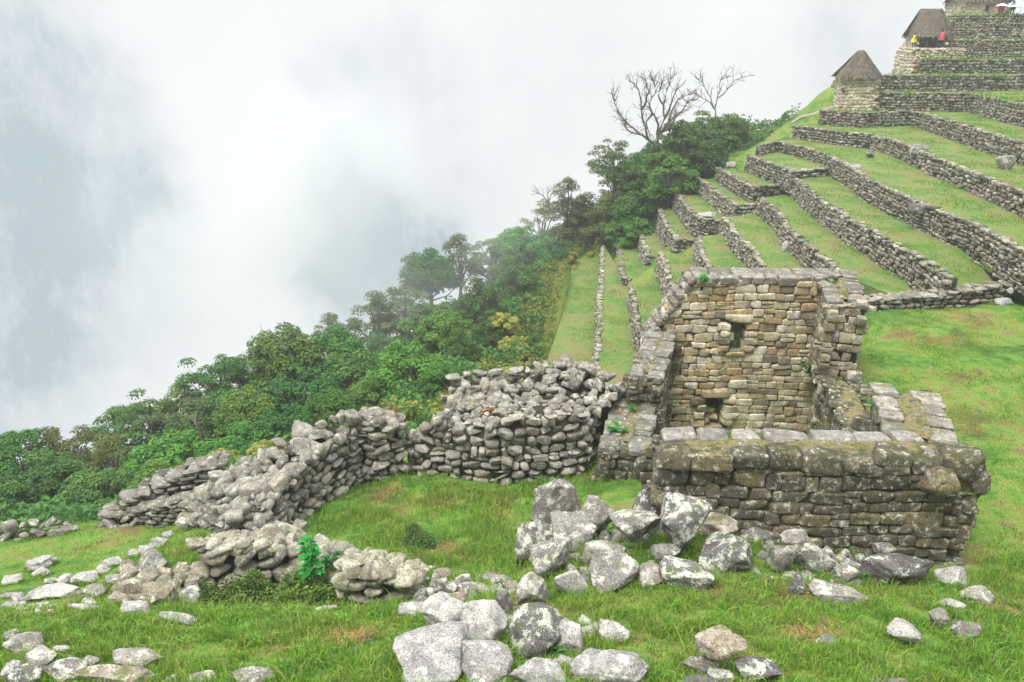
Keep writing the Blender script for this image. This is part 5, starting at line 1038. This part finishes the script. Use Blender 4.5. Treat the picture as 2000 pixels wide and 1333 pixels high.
def umbrella(loc, col, label, r_=.55):
    t = tag(empty('umbrella', loc), label, 'umbrella'); sp = Soup(); n = 16; V = [[0, 0, .22]]
    for j in range(1, 5): a = j/4; V += [[r_*a*math.cos(2*math.pi*i/n), r_*a*math.sin(2*math.pi*i/n), .22*(1-a*a)-(.02 if (j == 4 and i % 2) else 0)] for i in range(n)]
    sp.add(V, [[1+(j*n)+i, 1+j*n+(i+1) % n, 1+(j+1)*n+(i+1) % n, 1+(j+1)*n+i] for j in range(3) for i in range(n)]); sp.add(V, [[0, 1+i, 1+(i+1) % n] for i in range(n)]); o = sp.build('canopy', flat('umbrella_cloth', col)); o.parent = t
    sp = Soup(); tube(sp, [(0, 0, -.75), (0, 0, .22)], [.012, .012], 5); o = sp.build('shaft', flat('metal', (.3, .3, .3))); o.parent = t
def PL(u, v, Y): return tuple(py(u, v, Y))
person(PL(1783, 96, 78.6), 0, 1.45, (.75, .70, .05), (.10, .09, .10), 'person in a yellow poncho at the left of the open hut', poncho=True)
person(PL(1800, 95, 79.3), .4, 1.4, (.06, .07, .10), (.05, .05, .06), 'person in dark clothes inside the open hut', hat=(.1, .1, .12))
person(PL(1818, 95, 79.3), -.3, 1.4, (.20, .22, .26), (.05, .05, .06), 'person in a grey jacket inside the open hut')
person(PL(1835, 93, 78.2), .2, 1.6, (.65, .08, .12), (.08, .07, .08), 'person in a red poncho at the right post of the open hut', poncho=True)
person(PL(1951, 37, 82.6), 0, 1.65, (.65, .04, .14), (.06, .05, .07), 'person in a crimson poncho under a white umbrella', 'hold', poncho=True)
person(PL(1966, 37, 82.6), .3, 1.65, (.62, .68, .72), (.12, .13, .15), 'person in a pale grey raincoat right of the crimson one', poncho=True)
person(PL(1974, 36, 82.4), -.4, 1.6, (.12, .16, .20), (.05, .05, .06), 'person in dark clothes near the top right edge')
umbrella(PL(1957, 12, 82.3), (.80, .80, .80), 'white umbrella held above the crimson poncho'); umbrella(PL(1984, 14, 82.2), (.35, .62, .62), 'wide pale turquoise umbrella at the top right edge', .8); umbrella(PL(1996, 10, 82.6), (.5, .7, .72), 'second turquoise umbrella cut by the right edge', .7)
# ================================================================ small plants
def weed(u, v, z, h, m_, label, nl=26, ls=.09, spread=.16, tall=False, name='weed', lift=None, Y=None):
    p = py(u, v, Y) if Y else (pz(u, v, z) if z is not None else ghit(u, v, 0)); t = tag(empty(name, tuple(p)), label, 'plant', 'small leafy plants'); sp = Soup(); st = Soup()
    for k in range(1 if tall else 5):
        a = rng.uniform(0, 6.28); tip = np.array([math.cos(a)*spread*(0.15 if tall else 1), math.sin(a)*spread*(0.15 if tall else 1), h*rng.uniform(.8, 1)])
        tube(st, [(0, 0, 0), tip*.5+[0, 0, .02], tip], [.012, .009, .004], 5); m = nl if tall else nl//5
        for i in range(m):
            s = (i+1)/m; c = tip*s; b_ = rng.uniform(0, 6.28); out = np.array([math.cos(b_), math.sin(b_), rng.uniform(-.1, .5)]); L = ls*rng.uniform(.7, 1.2)*(1.15-.4*s)
            N_ = np.cross(out, [-math.sin(b_), math.cos(b_), 0]); side = np.array([-math.sin(b_), math.cos(b_), 0]); q = c+out*L*.2
            V = [q, q+out*L*.45+side*L*.42+[0, 0, .02], q+out*L*1.0+side*L*.22-[0, 0, L*.12], q+out*L*1.35-[0, 0, L*.3], q+out*L*1.0-side*L*.22-[0, 0, L*.12], q+out*L*.45-side*L*.42+[0, 0, .02]]
            sp.add(V, [[0, 1, 2, 3], [0, 3, 4, 5]])
    o = sp.build('leaf', M[m_], smooth=False); o.parent = t; o = st.build('stem', M['leaf_bright']); o.parent = t
weed(610, 1120, -9.95, .95, 'leaf_bright', 'tall bright green leafy weed growing out of the stone pile', 60, .17, .2, True)
weed(640, 1105, -9.95, .35, 'leaf_bright', 'low companion sprout at the foot of the tall weed', 20, .11)
weed(1205, 850, None, .30, 'leaf_bright', 'green rosette plant on the low left side wall', 40, .16, .2, Y=18.9)
weed(1237, 800, None, .12, 'leaf_bright', 'small green sprout farther back on the left side wall', 25, .09, Y=20.1)
weed(1376, 552, None, .3, 'leaf_bright', 'bright green fern in the top left corner of the tan wall', 40, .11, .14, Y=23.85)
weed(1622, 560, None, .25, 'leaf_bright', 'green tuft at the top right corner of the tan wall', 30, .1, Y=23.8)
weed(1305, 680, None, .3, 'leaf_dark', 'dark green creeper on the left edge of the tan wall', 60, .12, .3, Y=23.8)
weed(1583, 728, None, .5, 'leaf_dark', 'dark green bush growing in the inner right corner of the ruin', 110, .14, .4, Y=23.3)
weed(1800, 815, None, .25, 'leaf_bright', 'green weed in the gap of the right side wall', 30, .1, Y=17.5)
weed(1708, 1138, None, .28, 'leaf_bright', 'dark green broad-leaved weed between the white stone and the dark rock', 34, .16, .16)
weed(1078, 1060, None, .25, 'leaf_bright', 'green weed in the hollow beside the tallest boulder', 30, .12, .14)
weed(1095, 1120, None, .22, 'leaf_bright', 'green weed under the long leaning stone', 40, .10, .2)
weed(1200, 1050, None, .22, 'leaf_bright', 'small weed left of the white block', 20, .1)
weed(1085, 1280, None, .25, 'leaf_bright', 'green weed at the right foot of the big rounded boulder', 26, .12)
weed(760, 826, None, .75, 'leaf_yellow', 'yellow-green leafy plant behind the wall link', 60, .16, .35, Y=20.2)
weed(788, 828, None, .6, 'leaf_red', 'rust-coloured plant between two yellow-green ones', 60, .13, .4, Y=20.2)
weed(806, 822, None, .75, 'leaf_yellow', 'taller yellow-green plant right of the rust-coloured one', 50, .16, .28, Y=20.2)
weed(1075, 805, None, .4, 'leaf_yellow', 'yellow-green plant on the curved wall top', 60, .1, .35, Y=20.3)
weed(945, 812, None, .35, 'leaf_red', 'orange-brown plant on the curved wall top', 60, .09, .3, Y=19.6)
weed(1130, 800, None, .3, 'leaf_green', 'green plant beside the domed heap', 60, .09, .3, Y=20.8)
# ================================================================ grass
def blades(P, h, wd_, lean=.5, seg2=True):
    n = len(P); a = rng.uniform(0, 6.28, n); d = np.c_[np.cos(a), np.sin(a), np.zeros(n)]; b_ = rng.uniform(0, 6.28, n); sd = np.c_[np.cos(b_), np.sin(b_), np.zeros(n)]*wd_[:, None]/2
    l = rng.uniform(.1, 1, n)*lean; m = P+d*(h*l*.35)[:, None]+np.c_[np.zeros(n), np.zeros(n), h*.6]; t = P+d*(h*l)[:, None]+np.c_[np.zeros(n), np.zeros(n), h*(1-.35*l)]
    V = np.stack([P-sd, P+sd, m+sd*.8, m-sd*.8, t], 1).reshape(-1, 3); i = np.arange(n)*5
    return V, np.c_[i, i+1, i+2, i+3], np.c_[i+3, i+2, i+4]
def scatter(poly, dens, hm, wd_, name='grass', m_='blade', excl=True, zf=None, lean=.6, tuft=.5, zadd=0, clump=.9):
    poly = np.array(poly, float); lo, hi = poly.min(0), poly.max(0); n = int(dens*(hi-lo).prod()); Q = rng.uniform(lo, hi, (n, 2)); Q = Q[inside(poly, Q[:, 0], Q[:, 1])]
    if excl:
        k = ~inside(WALLS, Q[:, 0], Q[:, 1])
        for pl in EXC: k &= ~inside(pl, Q[:, 0], Q[:, 1])
        for (x, y, r_, *_) in BOULD: k &= ((Q[:, 0]-x)**2+(Q[:, 1]-y)**2) > (r_*.62)**2
        Q = Q[k]
    c = np.array([noise.noise(Vector((a*clump, b_*clump, 5)))+.5*noise.noise(Vector((a*clump*3.3, b_*clump*3.3, 8))) for a, b_ in Q])
    k = rng.random(len(Q)) < np.clip(.66+c*1.2, .30, 1); Q = Q[k]; c = c[k]
    z = (gz(Q[:, 0], Q[:, 1])+np.array([noise.noise(Vector((a*.9, b_*.9, 0)))*.10+noise.noise(Vector((a*2.7, b_*2.7, 4)))*.05 for a, b_ in Q])) if zf is None else np.full(len(Q), zf)
    h = hm*np.clip(.75+c*1.4, .25, 2.1)*rng.uniform(.45, 1.25, len(Q)); V, A_, B2 = blades(np.c_[Q, z-.01+zadd], h, np.full(len(Q), wd_)*rng.uniform(.6, 1.3, len(Q)), lean)
    return V, A_, B2
WALLS = HOUSE+np.array([[-.5, -.9], [.7, -.9], [.5, 1], [-.5, 1]])
EXC = [np.array([PT(*q) for q in pl]) for pl in ([(790, 915, -11.4), (960, 945, -11.45), (1140, 930, -11.5), (1215, 790, -11.8), (1150, 700, -10), (900, 750, -10), (800, 850, -10)], [(372, 1050, -11.5), (528, 1060, -11.2), (702, 925, -11.4), (790, 920, -11.4), (780, 840, -10), (640, 815, -9.8), (400, 960, -11)], [(670, 1205, -9.7), (800, 1196, -9.6), (825, 1120, -9.6), (690, 1082, -9.5)], [(390, 1165, -10.6), (560, 1140, -10.7), (672, 1120, -10.3), (700, 1078, -10.2), (560, 1050, -10.4), (400, 1070, -10.2)])]
g_ = Soup()
def put(V, A_, B2): 
    g_.V.append(V); g_.F.append(A_+g_.n); g_.M.append(np.zeros(len(A_))); g_.F.append(B2+g_.n); g_.M.append(np.zeros(len(B2))); g_.n += len(V)
put(*scatter([(-9, 6.2), (9, 6.2), (10.5, 10.5), (4, 11.2), (0, 11.2), (-9.5, 11.5)], 2000, .17, .012, clump=1.3))
put(*scatter([(-9, 6.2), (9, 6.2), (10.5, 10.5), (4, 11.2), (0, 11.2), (-9.5, 11.5)], 90, .34, .010, lean=1.2, clump=1.3))
put(*scatter([(-1, 11), (4, 11), (10.5, 10.5), (12.5, 13), (4, 13.4), (1.2, 14)], 1300, .15, .013))
put(*scatter([(-8, 11.2), (1.5, 11.2), (2.6, 19), (-5, 20), (-6.5, 15.5), (-8.5, 14)], 800, .17, .016, tuft=.8))
put(*scatter([(-14, 10.5), (-7, 11), (-6.5, 15.5), (-9, 18.5), (-18, 19)], 300, .07, .016))
put(*scatter([(9.6, 12), (14, 11), (21, 27), (20, 29.3), (12, 29.3)], 420, .07, .018, clump=.8))
def tufts(poly, n, hh, m=34, r_=.09):
    poly = np.array(poly, float); lo, hi_ = poly.min(0), poly.max(0); Q = rng.uniform(lo, hi_, (n*3, 2)); Q = Q[inside(poly, Q[:, 0], Q[:, 1]) & ~inside(WALLS, Q[:, 0], Q[:, 1])]
    for pl in EXC: Q = Q[~inside(pl, Q[:, 0], Q[:, 1])]
    Q = Q[:n]; s_ = rng.uniform(.5, 1.3, len(Q)); Q2 = np.repeat(Q, m, 0)+rng.normal(size=(len(Q)*m, 2))*r_*np.repeat(s_, m)[:, None]; h = hh*np.repeat(s_, m)*rng.uniform(.5, 1.1, len(Q2))
    V, A_, B2 = blades(np.c_[Q2, gz(Q2[:, 0], Q2[:, 1])-.01], h, np.full(len(Q2), .013), 1.0); put(V, A_, B2)
tufts([(-9, 6.2), (9, 6.2), (12.5, 13), (4, 13.2), (0, 11.5), (-9.5, 11.5)], 800, .26)
tufts([(-8, 11.2), (1.5, 11.2), (2.6, 19), (-5, 20), (-6.5, 15.5), (-8.5, 14)], 450, .28, 30, .12)
tufts([(9.6, 12), (14, 11), (21, 27), (12, 29)], 260, .10, 24, .10)
tufts([(-14, 10.5), (-7, 11), (-6.5, 15.5), (-9, 18.5), (-18, 19)], 220, .13, 24, .10)
for (x, y, r_, low, dh) in BOULD:                       # grass standing round the foot of each stone
    if not low: continue
    n = int(170*r_/.25)+30; a = rng.uniform(0, 2*math.pi, n); Q = np.c_[x+np.cos(a)*r_*rng.uniform(.85, 1.2, n), y+np.sin(a)*max(dh, .08)*rng.uniform(.9, 1.45, n)]
    V, A_, B2 = blades(np.c_[Q, gz(Q[:, 0], Q[:, 1])], rng.uniform(.05, .15, n)*min(1, .5+r_*2), np.full(n, .012), .8); put(V, A_, B2)
tag(g_.build('grass', M['blade'], smooth=False), kind='stuff')
g_ = Soup()
for (c, hw) in TURFCAPS:
    p, t = resample(np.array(c, float), .012); Q = p[:, :2]+rng.normal(size=(len(p), 2))*hw*.5; V, A_, B2 = blades(np.c_[Q, p[:, 2]+.05], rng.uniform(.02, .07, len(p)), np.full(len(p), .012), 1.0); put(V, A_, B2)
for (u, v, z, r_) in [(745, 965, -11.4, .5), (850, 1095, -10.7, .6), (1010, 1180, -8.9, .5), (1600, 1245, -8.35, .6), (1560, 1160, -8.9, .5), (700, 1250, -8.5, .4), (1410, 1165, -8.8, .5), (1960, 1170, -9, .6), (865, 1085, -10.7, .75), (1830, 655, -10, 1.6), (1900, 830, -10, 1.2)]:
    n = int(1500*r_/.5); q = pz(u, v, z); Q = q[:2]+rng.normal(size=(n, 2))*r_*.45; V, A_, B2 = blades(np.c_[Q, gz(Q[:, 0], Q[:, 1])], rng.uniform(.04, .13 if v > 900 else .06, n), np.full(n, .012), 1.6); put(V, A_, B2)
tag(g_.build('dry_grass', M['straw'], smooth=False), kind='stuff')
g_ = Soup()
for (c, hw) in TURFCAPS:                                # green tufts on the wall tops
    p, t = resample(np.array(c, float), .01); kk = np.array([noise.noise(Vector((a*2.2, b_*2.2, 7))) for a, b_, _ in p]) > .02; p = p[kk]
    if len(p): Q = p[:, :2]+rng.normal(size=(len(p), 2))*hw*.6; V, A_, B2 = blades(np.c_[Q, p[:, 2]+.03], rng.uniform(.03, .13, len(p)), np.full(len(p), .013), 1.0); put(V, A_, B2)
tag(g_.build('wall_top_grass', M['blade'], smooth=False), kind='stuff')
g_ = Soup()
for pl, z in TURF:
    if z > -3.5: continue
    far = pl[:, 1].min() > 40; put(*scatter(pl, 45 if far else 80, .10, .05 if far else .035, excl=False, zf=z, clump=.5))
for D_, ZZ in ((LN, ZN), (LF, ZF)):                      # longer grass hanging over the wall edges
    for k, L in D_.items():
        if k == 1: continue
        p, t = resample(L, .045); p = right(p, .22)+rng.normal(size=p.shape)*.09; cl2 = np.array([noise.noise(Vector((a*.8, b_*.8, 9))) for a, b_ in p]); kk = rng.random(len(p)) < np.clip(.45+cl2*1.6, .05, 1); p = p[kk]
        hk = 1.9 if k >= 12 else 1
        if k >= 12: p = np.r_[p, p+rng.normal(size=p.shape)*.2, p+rng.normal(size=p.shape)*.2]
        V, A_, B2 = blades(np.c_[p, np.full(len(p), ZZ[k])], rng.uniform(.06, .22, len(p))*hk, np.full(len(p), .05*hk), 1.2); put(V, A_, B2)
tag(g_.build('terrace_grass', M['blade'], smooth=False), kind='stuff')
# ================================================================ haze
sp = Soup(); box(sp, (-128, -18, gz(np.array([-128.]), np.array([168.]))[0]-60), (128, 168, 16)); o = sp.build('haze', [], smooth=False); hz = bpy.data.materials.new('mountain_haze'); hz.use_nodes = True; t = hz.node_tree; t.nodes.clear()
pv = nd(t, 'ShaderNodeVolumePrincipled'); pv.inputs['Color'].default_value = (.93, .96, .98, 1); pv.inputs['Density'].default_value = .0011; pv.inputs['Anisotropy'].default_value = .2
ou = nd(t, 'ShaderNodeOutputMaterial'); t.links.new(pv.outputs[0], ou.inputs['Volume']); o.data.materials.append(hz); tag(o, kind='stuff')

# a drifting bank of thicker mist over the middle of the forest ridge
def mist(name, lo, hi, dens, label_kind='stuff', seed=0.0, sc=.08):
    c = (np.array(lo)+np.array(hi))/2; hs = (np.array(hi)-np.array(lo))/2
    V, Fq = cube_grid(4); V = knorm(V, 2)*hs; s_ = Soup(); s_.add(V, Fq); o = s_.build(name, []); o.location = c
    m = bpy.data.materials.new(name+'_vapour'); m.use_nodes = True; t = m.node_tree; t.nodes.clear()
    g = nd(t, 'ShaderNodeNewGeometry'); mp = nd(t, 'ShaderNodeVectorMath', operation='SUBTRACT'); t.links.new(g.outputs['Position'], mp.inputs[0]); mp.inputs[1].default_value = tuple(c)
    dv = nd(t, 'ShaderNodeVectorMath', operation='DIVIDE'); t.links.new(mp.outputs[0], dv.inputs[0]); dv.inputs[1].default_value = tuple(hs)
    ln = nd(t, 'ShaderNodeVectorMath', operation='LENGTH'); t.links.new(dv.outputs[0], ln.inputs[0])
    fo = nd(t, 'ShaderNodeMapRange'); fo.interpolation_type = 'SMOOTHSTEP'; t.links.new(ln.outputs['Value'], fo.inputs[0]); fo.inputs[1].default_value = .95; fo.inputs[2].default_value = .15
    n_ = noise_(t, g.outputs['Position'], sc, 3, .5); k = thr(t, n_.outputs['Fac'], .38, .62)
    v_ = nd(t, 'ShaderNodeVolumePrincipled'); v_.inputs['Color'].default_value = (.93, .96, .98, 1); v_.inputs['Anisotropy'].default_value = .2
    t.links.new(math_(t, 'MULTIPLY', math_(t, 'MULTIPLY', fo.outputs[0], k), dens), v_.inputs['Density']); ou = nd(t, 'ShaderNodeOutputMaterial'); t.links.new(v_.outputs[0], ou.inputs['Volume'])
    o.data.materials.append(m); o['kind'] = label_kind; return o
mist('mist', (-34, 34, -26), (8, 76, 2), .075, sc=.10)
cy.volume_step_rate = 2.0; cy.volume_max_steps = 128
